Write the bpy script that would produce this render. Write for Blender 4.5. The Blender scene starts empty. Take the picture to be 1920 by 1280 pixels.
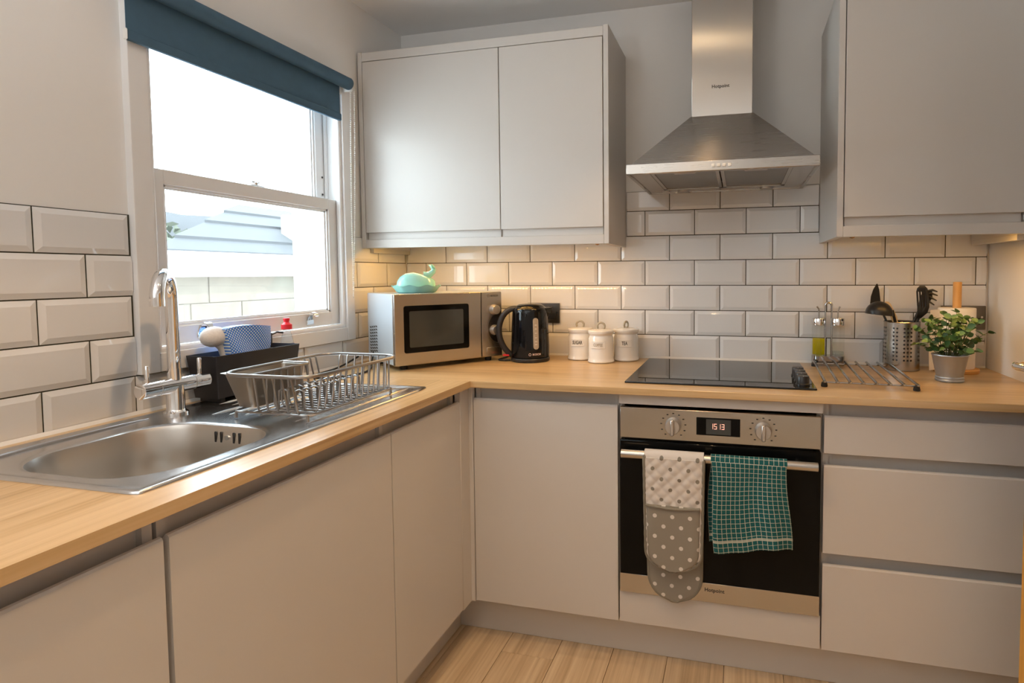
import bpy, bmesh, math, random
from mathutils import Vector, Matrix
random.seed(7)
SC = bpy.context.scene
COL = SC.collection
R = math.radians

# ------------------------------------------------------------------ camera, world, exposure
cam_d = bpy.data.cameras.new('camera'); cam = bpy.data.objects.new('camera', cam_d); COL.objects.link(cam)
CAM = Vector((1.48826, -2.34737, 1.26461)); yaw, pit, rol = -.24526, -.05011, -.00606
fw = Vector((math.sin(yaw)*math.cos(pit), math.cos(yaw)*math.cos(pit), math.sin(pit)))
rt = Vector((math.cos(yaw), -math.sin(yaw), 0)); up = rt.cross(fw)
c_, s_ = math.cos(rol), math.sin(rol)
rr, uu = c_*rt + s_*up, -s_*rt + c_*up
cam.matrix_world = Matrix(((rr.x, uu.x, -fw.x, CAM.x), (rr.y, uu.y, -fw.y, CAM.y), (rr.z, uu.z, -fw.z, CAM.z), (0, 0, 0, 1)))
cam_d.sensor_width = 36; cam_d.lens = 36*1072.65/1920
cam_d.shift_x = -(1118.856-960)/1920; cam_d.shift_y = (567.19-640)/1920
cam_d.clip_start = .02; cam_d.clip_end = 300
SC.camera = cam

world = bpy.data.worlds.new('sky'); SC.world = world; world.use_nodes = True
bg = world.node_tree.nodes['Background']
bg.inputs[0].default_value = (.82, .95, 1.0, 1); bg.inputs[1].default_value = 10.5

sun_d = bpy.data.lights.new('sun', 'SUN'); sun = bpy.data.objects.new('sun', sun_d); COL.objects.link(sun)
sun_d.energy = 4.0; sun_d.angle = R(2); sun_d.color = (1, .95, .88)
sun.location = (6, -4, 9); sun.rotation_euler = Vector((-.55, .35, -.75)).to_track_quat('-Z', 'Y').to_euler()

SC.view_settings.view_transform = 'Standard'; SC.view_settings.look = 'None'
SC.view_settings.gamma = 1; SC.view_settings.use_curve_mapping = False
SC.view_settings.exposure = 0.0
SC.cycles.max_bounces = 10; SC.cycles.diffuse_bounces = 5; SC.cycles.glossy_bounces = 6
SC.cycles.transmission_bounces = 8; SC.cycles.transparent_max_bounces = 12
SC.cycles.sample_clamp_indirect = 6; SC.cycles.caustics_reflective = False; SC.cycles.caustics_refractive = False

DOWNLIGHTS = [(.92, -1.45, 27.0), (1.28, -.88, 14.0), (1.30, -2.02, 17.0)]
LAMP_COL = (1.0, .62, .30)
ADDED_FILL = (.55, -2.80, 1.45, 18.5)  # added fill lamp: position, height, power
LED_STRENGTH = 520.0

# ------------------------------------------------------------------ materials
MATS = {}
class NT:
    def __init__(s, m):
        s.t = m.node_tree; s.n = s.t.nodes; s.l = s.t.links
    def new(s, typ, **kw):
        n = s.n.new(typ)
        for k, v in kw.items(): setattr(n, k, v)
        return n
    def put(s, sock, v):
        if hasattr(v, 'is_output'): s.l.new(v, sock)
        elif isinstance(v, (tuple, list)) and len(v) == 3 and sock.type == 'RGBA': sock.default_value = (*v, 1)
        else: sock.default_value = v
    def math(s, op, a, b=0.0, c=0.0):
        n = s.new('ShaderNodeMath', operation=op)
        for i, v in enumerate((a, b, c)): s.put(n.inputs[i], v)
        return n.outputs[0]
    def mix(s, f, a, b):
        n = s.new('ShaderNodeMix', data_type='RGBA')
        s.put(n.inputs[0], f); s.put(n.inputs[6], a); s.put(n.inputs[7], b)
        return n.outputs[2]
    def coord(s, which='Object', scale=(1, 1, 1), rnd=False):
        tc = s.new('ShaderNodeTexCoord'); mp = s.new('ShaderNodeMapping')
        s.l.new(tc.outputs[which], mp.inputs[0]); mp.inputs['Scale'].default_value = scale
        if rnd:
            oi = s.new('ShaderNodeObjectInfo'); cb = s.new('ShaderNodeCombineXYZ')
            for i, k in enumerate((37.0, 91.0, 53.0)): s.put(cb.inputs[i], s.math('MULTIPLY', oi.outputs['Random'], k))
            s.l.new(cb.outputs[0], mp.inputs['Location'])
        return mp.outputs[0]
    def noise(s, vec, scale, detail=3, rough=.5, dist=0):
        n = s.new('ShaderNodeTexNoise'); s.l.new(vec, n.inputs['Vector'])
        n.inputs['Scale'].default_value = scale; n.inputs['Detail'].default_value = detail
        n.inputs['Roughness'].default_value = rough; n.inputs['Distortion'].default_value = dist
        return n.outputs['Fac']
    def ramp(s, f, stops):
        n = s.new('ShaderNodeValToRGB'); s.l.new(f, n.inputs[0]); cr = n.color_ramp
        while len(cr.elements) < len(stops): cr.elements.new(.5)
        for e, (p, c) in zip(cr.elements, stops): e.position = p; e.color = (*c, 1)
        return n.outputs[0]
    def bump(s, h, strength, dist=.001):
        n = s.new('ShaderNodeBump'); s.put(n.inputs['Height'], h); n.inputs['Strength'].default_value = strength
        n.inputs['Distance'].default_value = dist
        return n.outputs[0]

def mat_new(name):
    m = bpy.data.materials.new(name); m.use_nodes = True; MATS[name] = m
    return m, NT(m), m.node_tree.nodes['Principled BSDF']

def P(name, col, rough=.5, metal=0.0, var=.05, vscale=6.0, coat=0, aniso=0, arot=0, trans=0, ior=1.45, emis=None, spec=None,
      bump=0, bscale=60.0, bstretch=(1, 1, 1), sub=0, rvar=0, alpha=1):
    m, t, b = mat_new(name)
    co = t.coord('Object', rnd=True)
    n = t.noise(co, vscale, 3)
    lo = tuple(max(0, c*(1-var)) for c in col); hi = tuple(min(1, c*(1+var)) for c in col)
    t.put(b.inputs['Base Color'], t.mix(n, lo, hi))
    b.inputs['Roughness'].default_value = rough; b.inputs['Metallic'].default_value = metal
    if rvar:
        n2 = t.noise(t.coord('Object', bstretch), bscale, 2)
        t.put(b.inputs['Roughness'], t.math('MULTIPLY_ADD', n2, rvar, rough-rvar*.5))
    if coat: b.inputs['Coat Weight'].default_value = coat; b.inputs['Coat Roughness'].default_value = .05
    if aniso: b.inputs['Anisotropic'].default_value = aniso; b.inputs['Anisotropic Rotation'].default_value = arot
    if trans: b.inputs['Transmission Weight'].default_value = trans
    b.inputs['IOR'].default_value = ior
    if spec is not None: b.inputs['Specular IOR Level'].default_value = spec
    if emis: b.inputs['Emission Color'].default_value = (*emis[0], 1); b.inputs['Emission Strength'].default_value = emis[1]
    if bump:
        n3 = t.noise(t.coord('Object', bstretch), bscale, 3)
        t.put(b.inputs['Normal'], t.bump(n3, bump))
    if sub: b.inputs['Subsurface Weight'].default_value = sub
    return m

P('paint', (.87, .86, .84), .75, var=.02, vscale=1.5, bump=.15, bscale=90)
P('hall_paint', (.36, .26, .17), .7)
P('ceiling_paint', (.91, .91, .91), .8, var=.02, vscale=1.5)
P('tile', (.82, .82, .82), .04, var=.015, vscale=3, bump=.03, bscale=9)
P('grout', (.045, .042, .026), .9, var=.25, vscale=30)
P('silicone', (.82, .80, .76), .4)
P('unit', (.60, .575, .545), .38, var=.015, vscale=2, bump=.03, bscale=400)
P('unit_dark', (.40, .375, .36), .45, var=.03)
P('gap_dark', (.05, .045, .04), .8)
P('white_gloss', (.84, .84, .84), .22, var=.02, vscale=4)
P('white_plastic', (.82, .82, .80), .4, var=.02)
P('ceramic', (.85, .83, .79), .1, var=.02, coat=.4)
P('ceramic_handle', (.42, .38, .30), .25, var=.05)
P('ink', (.035, .033, .03), .6)
P('aqua', (.36, .72, .63), .1, var=.05, vscale=20, coat=.5)
P('chrome', (.86, .86, .87), .05, 1, var=.01)
P('steel', (.50, .475, .44), .27, 1, var=.015, aniso=.6, rvar=.012, bscale=30, bstretch=(.3, .3, 8))
P('steel_vertical', (.55, .53, .50), .33, 1, var=.015, aniso=.95, rvar=.03, bscale=30, bstretch=(12, 12, .4))
P('steel_hood', (.50, .48, .45), .27, 1, var=.015, aniso=.8, arot=.25, rvar=.03, bscale=30, bstretch=(.4, .4, 12))
P('steel_sink', (.66, .66, .665), .24, 1, var=.01)
P('steel_bowl', (.56, .53, .49), .33, 1, var=.04, rvar=.1, bscale=70)
P('wire', (.33, .325, .32), .28, 1, var=.03)
P('rod_steel', (.42, .41, .40), .15, 1, var=.02)
P('trough', (.36, .335, .30), .34, 1, var=.04)
P('steel_dull', (.45, .44, .42), .4, 1, var=.05)
P('galvanised', (.42, .44, .46), .38, .75, var=.10, vscale=35)
P('black_gloss', (.004, .0045, .006), .05, var=.1, spec=.4)
P('black_glass', (.004, .0045, .005), .03, var=.05, spec=.15)
P('hob_glass', (.006, .007, .008), .025, var=.05, spec=.5)
P('black_plastic', (.018, .018, .02), .35, var=.1)
P('black_matt', (.022, .022, .026), .5, var=.15, bump=.1, bscale=300)
P('dark_window', (.05, .055, .055), .08, var=.3, vscale=8)
P('microwave_casing', (.60, .66, .72), .32, .5, var=.02)
P('knob_grey', (.52, .50, .48), .3, .8, var=.03)
P('nickel', (.20, .18, .16), .32, 1, var=.08)
P('blind', (.060, .125, .19), .75, var=.08, vscale=40, bump=.2, bscale=500)
P('red_cap', (.80, .03, .04), .3)
P('label_blue', (.03, .05, .25), .4)
P('bamboo', (.66, .36, .12), .45, var=.15, vscale=20)
P('paper', (.86, .84, .80), .85, var=.03, bump=.4, bscale=120)
P('card', (.80, .79, .80), .7)
P('rubber', (.02, .02, .02), .6)
P('glove_trim', (.21, .19, .15), .85, var=.08, vscale=80)
P('soil', (.045, .035, .025), .95, var=.4, vscale=60)
P('twig', (.10, .12, .04), .7)
P('pale_wood', (.72, .55, .32), .5, var=.1, vscale=30)
P('stone_block', (.128, .112, .092), .9, var=.18, vscale=7, bump=.4, bscale=30)
P('mortar', (.13, .115, .097), .9)
P('slate', (.046, .050, .055), .7, var=.12, vscale=5, bump=.3, bscale=12)
P('render_white', (.85, .85, .85), .6)
P('hill', (.047, .051, .056), 1, var=.2, vscale=.2)
P('ground', (.8, .79, .77), 1, var=.2, vscale=.5)
P('foliage_far', (.13, .15, .12), .9, var=.4, vscale=3)
P('lamp_ring', (.7, .7, .7), .3, 1)
P('lamp_glow', (1, .8, .6), .5, emis=((1, .72, .42), 60))
P('led', (1, .85, .6), .5, emis=((1.0, .52, .12), LED_STRENGTH))
P('led_tape', (.75, .72, .65), .5)
P('digits', (.9, .5, .4), .5, emis=((1.0, .45, .32), 1.3))
P('sensor', (.30, .16, .06), .25, var=.1)

def glass_mat(name, tint=(1, 1, 1), gl=.03, rough=0.0):
    m, t, b = mat_new(name)
    tr = t.new('ShaderNodeBsdfTransparent'); tr.inputs[0].default_value = (*tint, 1)
    g = t.new('ShaderNodeBsdfGlossy'); g.inputs['Roughness'].default_value = .02
    lw = t.new('ShaderNodeLayerWeight'); lw.inputs[0].default_value = .5
    co = t.coord('Object'); n = t.noise(co, 12, 2)
    f = t.math('MULTIPLY_ADD', t.math('POWER', lw.outputs['Facing'], 5.0), .75, gl)
    f = t.math('MULTIPLY', f, t.math('MULTIPLY_ADD', n, .2, .9))
    mx = t.new('ShaderNodeMixShader'); t.l.new(f, mx.inputs[0]); t.l.new(tr.outputs[0], mx.inputs[1]); t.l.new(g.outputs[0], mx.inputs[2])
    if rough:
        d = t.new('ShaderNodeBsdfTranslucent'); d.inputs[0].default_value = (.9, .9, .9, 1)
        m2 = t.new('ShaderNodeMixShader'); m2.inputs[0].default_value = rough
        t.l.new(mx.outputs[0], m2.inputs[1]); t.l.new(d.outputs[0], m2.inputs[2]); mx = m2
    t.l.new(mx.outputs[0], t.n['Material Output'].inputs[0])
    return m
glass_mat('pane', (.97, .985, 1.0))
glass_mat('jar_glass', (.985, .99, .985), gl=.05)
glass_mat('bottle_clear', (.90, .94, .96), rough=.18)
glass_mat('oil', (.92, .85, .05), rough=.55)
glass_mat('vinegar', (.88, .92, .92), rough=.05)
MATS['oil'].node_tree.nodes['Translucent BSDF'].inputs[0].default_value = (.98, .90, .04, 1)

def wood_mat(name, axis, cols, fine=.40, rough=.29, knots=True, rnd=False, sc=1.0):
    m, t, b = mat_new(name)
    st = [9.0, 9.0, 9.0]; st[axis] = .55
    co = t.coord('Object', tuple(v*sc for v in st), rnd=rnd)
    n1 = t.noise(co, 1.4, 4, .55, .6)
    st2 = [95.0, 95.0, 95.0]; st2[axis] = 2.2
    n2 = t.noise(t.coord('Object', tuple(v*sc for v in st2), rnd=rnd), 1.0, 2)
    f = t.math('ADD', t.math('MULTIPLY', n1, 1-fine), t.math('MULTIPLY', n2, fine))
    col = t.ramp(f, [(.30, cols[0]), (.48, cols[1]), (.66, cols[2])])
    if knots:
        st3 = [7.0, 7.0, 7.0]; st3[axis] = 2.6
        v = t.new('ShaderNodeTexVoronoi'); t.l.new(t.coord('Object', tuple(st3), rnd=rnd), v.inputs['Vector']); v.inputs['Scale'].default_value = 1.0
        k = t.math('MULTIPLY', t.math('LESS_THAN', v.outputs['Distance'], .09), .45)
        col = t.mix(k, col, cols[0])
    t.put(b.inputs['Base Color'], col); b.inputs['Roughness'].default_value = rough; b.inputs['Specular IOR Level'].default_value = .6
    t.put(b.inputs['Normal'], t.bump(n2, .12))
    return m
OAK = ((.31, .185, .075), (.55, .37, .18), (.67, .48, .27))
wood_mat('worktop_x', 0, OAK); wood_mat('worktop_y', 1, OAK)
FLO = ((.46, .32, .18), (.68, .51, .32), (.82, .66, .45))
wood_mat('floor_plank', 1, FLO, fine=.5, rough=.42, knots=False, rnd=True, sc=1.0)
wood_mat('oak_door', 2, ((.36, .15, .02), (.55, .26, .04), (.66, .36, .08)), rough=.35, knots=False)

def tri(t, x, s):   # distance from lattice centre
    return t.math('ABSOLUTE', t.math('SUBTRACT', t.math('FRACT', t.math('DIVIDE', x, s)), .5))

def dots_mat(name, base, dot, su, sv, r):
    m, t, b = mat_new(name)
    tc = t.new('ShaderNodeTexCoord'); sp = t.new('ShaderNodeSeparateXYZ'); t.l.new(tc.outputs['UV'], sp.inputs[0])
    def lat(ou, ov):
        a = t.math('MULTIPLY', tri(t, t.math('ADD', sp.outputs[0], ou), su), su); c = t.math('MULTIPLY', tri(t, t.math('ADD', sp.outputs[1], ov), sv), sv)
        return t.math('SQRT', t.math('ADD', t.math('MULTIPLY', a, a), t.math('MULTIPLY', c, c)))
    d = t.math('MINIMUM', lat(0, 0), lat(su*.5, sv*.5))
    f = t.math('LESS_THAN', d, r)
    n = t.noise(t.coord('Object'), 500, 2)
    t.put(b.inputs['Base Color'], t.mix(f, base, dot)); b.inputs['Roughness'].default_value = .9
    t.put(b.inputs['Normal'], t.bump(n, .25)); return m
dots_mat('glove_quilt', (.60, .56, .52), (.22, .20, .165), .053, .062, .0058)
dots_mat('glove_pocket', (.255, .23, .19), (.66, .62, .58), .052, .062, .0062)

def towel_mat():
    m, t, b = mat_new('towel_check')
    tc = t.new('ShaderNodeTexCoord'); sp = t.new('ShaderNodeSeparateXYZ'); t.l.new(tc.outputs['UV'], sp.inputs[0])
    n = t.noise(t.coord('Object'), 300, 3)
    j = t.math('MULTIPLY', t.math('SUBTRACT', n, .5), .0016)
    lu = t.math('GREATER_THAN', tri(t, t.math('ADD', sp.outputs[0], j), .0136), .452)
    lv = t.math('GREATER_THAN', tri(t, t.math('ADD', sp.outputs[1], j), .0132), .455)
    st = t.math('LESS_THAN', t.math('ABSOLUTE', t.math('SUBTRACT', sp.outputs[1], -.222)), .004)
    f = t.math('MULTIPLY', t.math('MAXIMUM', lu, lv), .8)
    f = t.math('MAXIMUM', f, t.math('MULTIPLY', st, .55))
    base = t.mix(n, (.001, .045, .05), (.004, .12, .125))
    t.put(b.inputs['Base Color'], t.mix(f, base, (.60, .58, .48))); b.inputs['Roughness'].default_value = .95
    t.put(b.inputs['Normal'], t.bump(n, .5, .002))
towel_mat()
def cloth_mat():
    m, t, b = mat_new('dishcloth')
    tc = t.new('ShaderNodeTexCoord'); sp = t.new('ShaderNodeSeparateXYZ'); t.l.new(tc.outputs['UV'], sp.inputs[0])
    a = t.math('ADD', sp.outputs[0], sp.outputs[1]); c = t.math('SUBTRACT', sp.outputs[0], sp.outputs[1])
    f = t.math('MULTIPLY', t.math('GREATER_THAN', tri(t, a, .0095), .2), t.math('GREATER_THAN', tri(t, c, .0095), .2))
    t.put(b.inputs['Base Color'], t.mix(f, (.02, .20, .82), (.72, .86, .97))); b.inputs['Roughness'].default_value = .85
cloth_mat()
def leaf_mat(name, a, bcol):
    m, t, b = mat_new(name)
    oi = t.new('ShaderNodeObjectInfo')
    n = t.noise(t.coord('Object'), 60, 2)
    f = t.math('MULTIPLY_ADD', n, .4, t.math('MULTIPLY', oi.outputs['Random'], .7))
    t.put(b.inputs['Base Color'], t.mix(f, a, bcol)); b.inputs['Roughness'].default_value = .45
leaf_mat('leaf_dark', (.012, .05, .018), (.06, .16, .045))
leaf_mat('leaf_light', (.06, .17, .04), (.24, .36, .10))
MAT = MATS

# ------------------------------------------------------------------ mesh helpers
ORG = {}     # parent object -> world origin when its parts are given in world coordinates
class MB:
    def __init__(s): s.v = []; s.f = []; s.uv = []; s.wn = False
    def add(s, vs, fs):
        o = len(s.v); s.v += [Vector(v) for v in vs]; s.f += [tuple(i+o for i in f) for f in fs]; return s
    def box(s, a, b, c=0, seg=1):
        a, b = Vector(a), Vector(b)
        bm = bmesh.new(); bmesh.ops.create_cube(bm, size=1)
        for v in bm.verts: v.co = Vector(((a[i]+b[i])/2 + v.co[i]*(b[i]-a[i]) for i in range(3)))
        if c: bmesh.ops.bevel(bm, geom=list(bm.edges), offset=c, segments=seg, affect='EDGES', profile=.5)
        if seg > 1: s.wn = True
        s.addbm(bm); return s
    def addbm(s, bm):
        bm.verts.index_update()
        s.add([v.co.copy() for v in bm.verts], [[v.index for v in f.verts] for f in bm.faces]); bm.free(); return s
    def tube(s, pts, r, n=8, closed=False, caps=True, sx=1.0):
        pts = [Vector(p) for p in pts]; m = len(pts)
        rs = r if isinstance(r, (list, tuple)) else [r]*m
        tang = []
        for i in range(m):
            a = pts[(i-1) % m] if (closed or i > 0) else pts[i]; b = pts[(i+1) % m] if (closed or i < m-1) else pts[i]
            tang.append((b-a).normalized())
        ref = Vector((0, 0, 1)) if abs(tang[0].z) < .9 else Vector((1, 0, 0))
        u = tang[0].cross(ref).normalized(); loops = []
        for i in range(m):
            u = (u - tang[i]*u.dot(tang[i])).normalized(); w = tang[i].cross(u)
            loops.append([pts[i] + (u*math.cos(2*math.pi*k/n)*sx + w*math.sin(2*math.pi*k/n))*rs[i] for k in range(n)])
        return s.loft(loops, caps and not closed, caps and not closed, closed)
    def loft(s, loops, cap0=True, cap1=True, wrap=False, ring=True):
        n = len(loops[0]); vs = [p for l in loops for p in l]; fs = []; m = len(loops)
        for i in range(m if wrap else m-1):
            j = (i+1) % m
            for k in range(n if ring else n-1):
                l = (k+1) % n
                fs.append((i*n+k, i*n+l, j*n+l, j*n+k))
        if cap0: fs.append(tuple(range(n))[::-1])
        if cap1: fs.append(tuple((m-1)*n+k for k in range(n)))
        return s.add(vs, fs)
    def lathe(s, prof, c=(0, 0, 0), n=32, cap0=True, cap1=True):
        c = Vector(c)
        return s.loft([[c + Vector((r*math.cos(2*math.pi*k/n), r*math.sin(2*math.pi*k/n), z)) for k in range(n)] for r, z in prof], cap0, cap1)
    def prism(s, poly, axis, t0, t1):
        def pt(p, t):
            return {'x': (t, p[0], p[1]), 'y': (p[0], t, p[1]), 'z': (p[0], p[1], t)}[axis]
        return s.loft([[Vector(pt(p, t)) for p in poly] for t in (t0, t1)], True, True)
    def grid(s, fn, nu, nv, uvfn=None):
        vs = [fn(i/nu, j/nv) for j in range(nv+1) for i in range(nu+1)]
        fs = [(j*(nu+1)+i, j*(nu+1)+i+1, (j+1)*(nu+1)+i+1, (j+1)*(nu+1)+i) for j in range(nv) for i in range(nu)]
        if uvfn:
            while len(s.uv) < len(s.v): s.uv.append((0, 0))
            s.uv += [uvfn(i/nu, j/nv) for j in range(nv+1) for i in range(nu+1)]
        return s.add(vs, fs)
    def xf(s, M):
        s.v = [M @ v for v in s.v]; return s
    def mesh(s, name, smooth=True, ang=38, recalc=True):
        me = bpy.data.meshes.new(name); me.from_pydata([tuple(v) for v in s.v], [], s.f)
        if s.uv:
            while len(s.uv) < len(s.v): s.uv.append((0, 0))
            lay = me.uv_layers.new(name='UVMap')
            for lp in me.loops: lay.data[lp.index].uv = s.uv[lp.vertex_index]
        if recalc:
            bm = bmesh.new(); bm.from_mesh(me); bmesh.ops.recalc_face_normals(bm, faces=list(bm.faces)); bm.to_mesh(me); bm.free()
        if smooth:
            me.shade_smooth(); me.set_sharp_from_angle(angle=R(ang))
        return me
    def build(s, name, mat, parent=None, smooth=True, ang=38, recalc=True, label=None, cat=None, group=None, kind=None, plabel=None):
        org = Vector((0, 0, 0)); loc = Vector((0, 0, 0))
        if parent is not None: org = ORG.get(parent.name, Vector((0, 0, 0)))
        elif cat:
            xs = [v.x for v in s.v]; ys = [v.y for v in s.v]; zs = [v.z for v in s.v]
            org = loc = Vector(((min(xs)+max(xs))/2, (min(ys)+max(ys))/2, min(zs)))
        if org.length: s.v = [v - org for v in s.v]
        me = s.mesh(name, smooth, ang, recalc); me.materials.append(MAT[mat])
        o = bpy.data.objects.new(name, me); COL.objects.link(o); o.location = loc
        if s.wn:
            wm = o.modifiers.new('weighted_normal', 'WEIGHTED_NORMAL'); wm.weight = 100; wm.keep_sharp = True
        if parent is not None:
            o.parent = parent; ORG[o.name] = org
        tag(o, label or plabel, cat, group, kind); return o

def tag(o, label=None, cat=None, group=None, kind=None):
    if label: o['label'] = label
    if cat: o['category'] = cat
    if group: o['group'] = group
    if kind: o['kind'] = kind
    return o
def thing(name, label, cat, loc=(0, 0, 0), rotz=0, local=False, group=None, kind=None):
    o = bpy.data.objects.new(name, None); COL.objects.link(o); o.empty_display_size = .05
    o.location = loc; o.rotation_euler = (0, 0, rotz)
    ORG[o.name] = Vector((0, 0, 0)) if local else Vector(loc)
    return tag(o, label, cat, group, kind)
def struct(name, mb, mat, **kw):
    return mb.build(name, mat, kind='structure', smooth=False, **kw)
def text(s, size, depth=.0003, align='CENTER'):
    cu = bpy.data.curves.new('t', 'FONT'); cu.body = s; cu.size = size; cu.extrude = depth; cu.align_x = align; cu.align_y = 'CENTER'; cu.resolution_u = 2; cu.offset = size*.018
    o = bpy.data.objects.new('t', cu); COL.objects.link(o); bpy.context.view_layer.update()
    me = bpy.data.meshes.new_from_object(o.evaluated_get(bpy.context.evaluated_depsgraph_get()))
    m = MB(); m.add([v.co.copy() for v in me.vertices], [tuple(p.vertices) for p in me.polygons])
    bpy.data.objects.remove(o); bpy.data.curves.remove(cu); bpy.data.meshes.remove(me); return m
def FRONT(x, y, z, sx=1.0):   # text frame facing -y
    return Matrix(((sx, 0, 0, x), (0, 0, -1, y), (0, 1, 0, z), (0, 0, 0, 1)))
def arc(c, r, a0, a1, n, pl='xz'):
    out = []
    for i in range(n+1):
        a = R(a0 + (a1-a0)*i/n); p, q = r*math.cos(a), r*math.sin(a); c = Vector(c)
        out.append(c + (Vector((p, 0, q)) if pl == 'xz' else Vector((0, p, q)) if pl == 'yz' else Vector((p, q, 0))))
    return out
def rrect(cx, cy, hx, hy, r, n=6):
    pts = []
    for sx, sy, a0 in ((1, 1, 0), (-1, 1, 90), (-1, -1, 180), (1, -1, 270)):
        for i in range(n+1):
            a = R(a0 + 90*i/n); pts.append((cx+sx*(hx-r)+r*math.cos(a), cy+sy*(hy-r)+r*math.sin(a)))
    return pts

W = .915          # worktop height
CEIL = 2.345; XR = 2.36; YB = -3.4
WT = .022

# ------------------------------------------------------------------ setting: walls, floor, ceiling
fl = struct('floor', MB().box((-.1, YB-.1, -.12), (3.6, .1, -.012)), 'gap_dark')
PW, PL = .182, 1.22
plank_meshes = {}
for i in range(20):
    x0 = -.01 + i*PW
    y = YB - (i*.43 % 1.0)*PL
    while y < 0:
        a, b = max(y, YB), min(y+PL, .0)
        if b-a > .05 and x0 < 3.5:
            key = round(b-a, 3)
            if key not in plank_meshes:
                me = MB().box((.0008, 0, -.012), (PW-.0008, b-a-.0015, 0), .0008).mesh('plank', False); me.materials.append(MAT['floor_plank']); plank_meshes[key] = me
            o = bpy.data.objects.new('plank', plank_meshes[key]); COL.objects.link(o); o.location = (x0, a, 0); o.parent = fl
        y += PL
struct('ceiling', MB().box((-.3, YB-.1, CEIL), (3.6, .2, CEIL+.1)), 'ceiling_paint')
wb = struct('wall_back', MB().box((-.3, .008, -.1), (3.6, .2, CEIL+.05)), 'paint')
OY0, OY1, OZ0, OZ1 = -1.185, -.422, 1.052, 1.965       # window opening
wl = struct('wall_left', MB().box((-.24, YB, -.1), (-.008, OY0, CEIL+.05)).box((-.24, OY1, -.1), (-.008, .1, CEIL+.05))
            .box((-.24, OY0, -.1), (-.008, OY1, OZ0)).box((-.24, OY0, OZ1), (-.008, OY1, CEIL+.05)), 'paint')
DY0, DY1 = -1.56, -.78
struct('wall_right', MB().box((XR, DY1, -.1), (XR+.1, .1, CEIL+.05)).box((XR, YB, -.1), (XR+.1, DY0, CEIL+.05)).box((XR, DY0, 2.03), (XR+.1, DY1, CEIL+.05)), 'paint')
struct('wall_front', MB().box((-.3, YB-.1, -.1), (3.6, YB, CEIL+.05)), 'paint')
struct('wall_hall', MB().box((3.5, YB, -.1), (3.6, .1, CEIL+.05)), 'hall_paint')
struct('trim_1', MB().prism([(0, W), (0, W+.008), (-.003, W+.005), (-.007, W)], 'x', .0, XR-.005), 'silicone')
struct('trim_2', MB().prism([(0, W), (0, W+.008), (.003, W+.005), (.007, W)], 'y', -2.28, -.01), 'silicone')

# ---- metro tiles: each one a piece of the wall
TP, TQ, G = .202, .102, .0031
ZT = .910
def tile_mesh(a0, a1, z0, z1, c0, c1, d0, d1, axis):
    """full tile a0..a1 x z0..z1 (bevelled), cut to c0..c1 x d0..d1"""
    be, hi, lo = .013, 0.0, .0042
    back = .008
    def P3(a, z, d): return (a, d, z) if axis == 'x' else (-d, a, z)
    bm = bmesh.new()
    o = [(a0, z0), (a1, z0), (a1, z1), (a0, z1)]; i_ = [(a0+be, z0+be), (a1-be, z0+be), (a1-be, z1-be), (a0+be, z1-be)]
    L0 = [bm.verts.new(P3(*p, back)) for p in o]; L1 = [bm.verts.new(P3(*p, lo)) for p in o]; L2 = [bm.verts.new(P3(*p, hi)) for p in i_]
    for A, B in ((L0, L1), (L1, L2)):
        for k in range(4): bm.faces.new((A[k], A[(k+1) % 4], B[(k+1) % 4], B[k]))
    bm.faces.new(L2)
    e = 1e-5
    ax = Vector((1, 0, 0)) if axis == 'x' else Vector((0, 1, 0)); az = Vector((0, 0, 1))
    for cut, lim, n in ((c0 > a0+e, P3(c0, 0, 0), -ax), (c1 < a1-e, P3(c1, 0, 0), ax), (d0 > z0+e, (0, 0, d0), -az), (d1 < z1-e, (0, 0, d1), az)):
        if cut:
            r = bmesh.ops.bisect_plane(bm, geom=bm.verts[:]+bm.edges[:]+bm.faces[:], plane_co=lim, plane_no=n, clear_outer=True)
            ed = [g for g in r['geom_cut'] if isinstance(g, bmesh.types.BMEdge)]
            if ed: bmesh.ops.edgenet_fill(bm, edges=ed)
    bmesh.ops.recalc_face_normals(bm, faces=list(bm.faces))
    return bm
def lay(parent, axis, a_lo, a_hi, row, joint, zlo=None, zhi=None):
    z0, z1 = ZT+TQ*(row-1)+G/2, ZT+TQ*row-G/2
    d0 = max(z0, zlo) if zlo else z0; d1 = min(z1, zhi) if zhi else z1
    if d1-d0 < .006: return
    k = math.floor((a_lo-joint)/TP)
    while joint+k*TP < a_hi-.004:
        a0, a1 = joint+k*TP+G/2, joint+(k+1)*TP-G/2
        c0, c1 = max(a0, a_lo), min(a1, a_hi)
        if c1-c0 > .006:
            bm = tile_mesh(a0, a1, z0, z1, c0, c1, d0, d1, axis)
            me = bpy.data.meshes.new('tile'); bm.to_mesh(me); bm.free(); me.materials.append(MAT['tile'])
            o = bpy.data.objects.new('tile', me); COL.objects.link(o); o.parent = parent
            ctr = sum((v.co for v in me.vertices), Vector())/len(me.vertices)
            me.transform(Matrix.Translation(-ctr)); o.location = ctr
            o.rotation_euler = (random.gauss(0, .0022), 0, random.gauss(0, .0022)) if axis == 'x' else (0, random.gauss(0, .0022), random.gauss(0, .0022))
        k += 1
XB = 1.208
CLX1, CRX0 = 1.030, 1.782
TXR = 2.352
for row in range(1, 8):
    j = XB if row % 2 else XB - TP/2
    if row <= 5: lay(wb, 'x', .002, TXR, row, j, zlo=W+.001, zhi=1.418)
    else: lay(wb, 'x', CLX1+.002, CRX0-.002, row, j, zhi=1.600)
MB().box((0, .0052, W-.02), (TXR+.002, .008, 1.4195)).box((CLX1, .0052, 1.4195), (CRX0, .008, 1.602)).build('grout', 'grout', wb, smooth=False)
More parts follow.
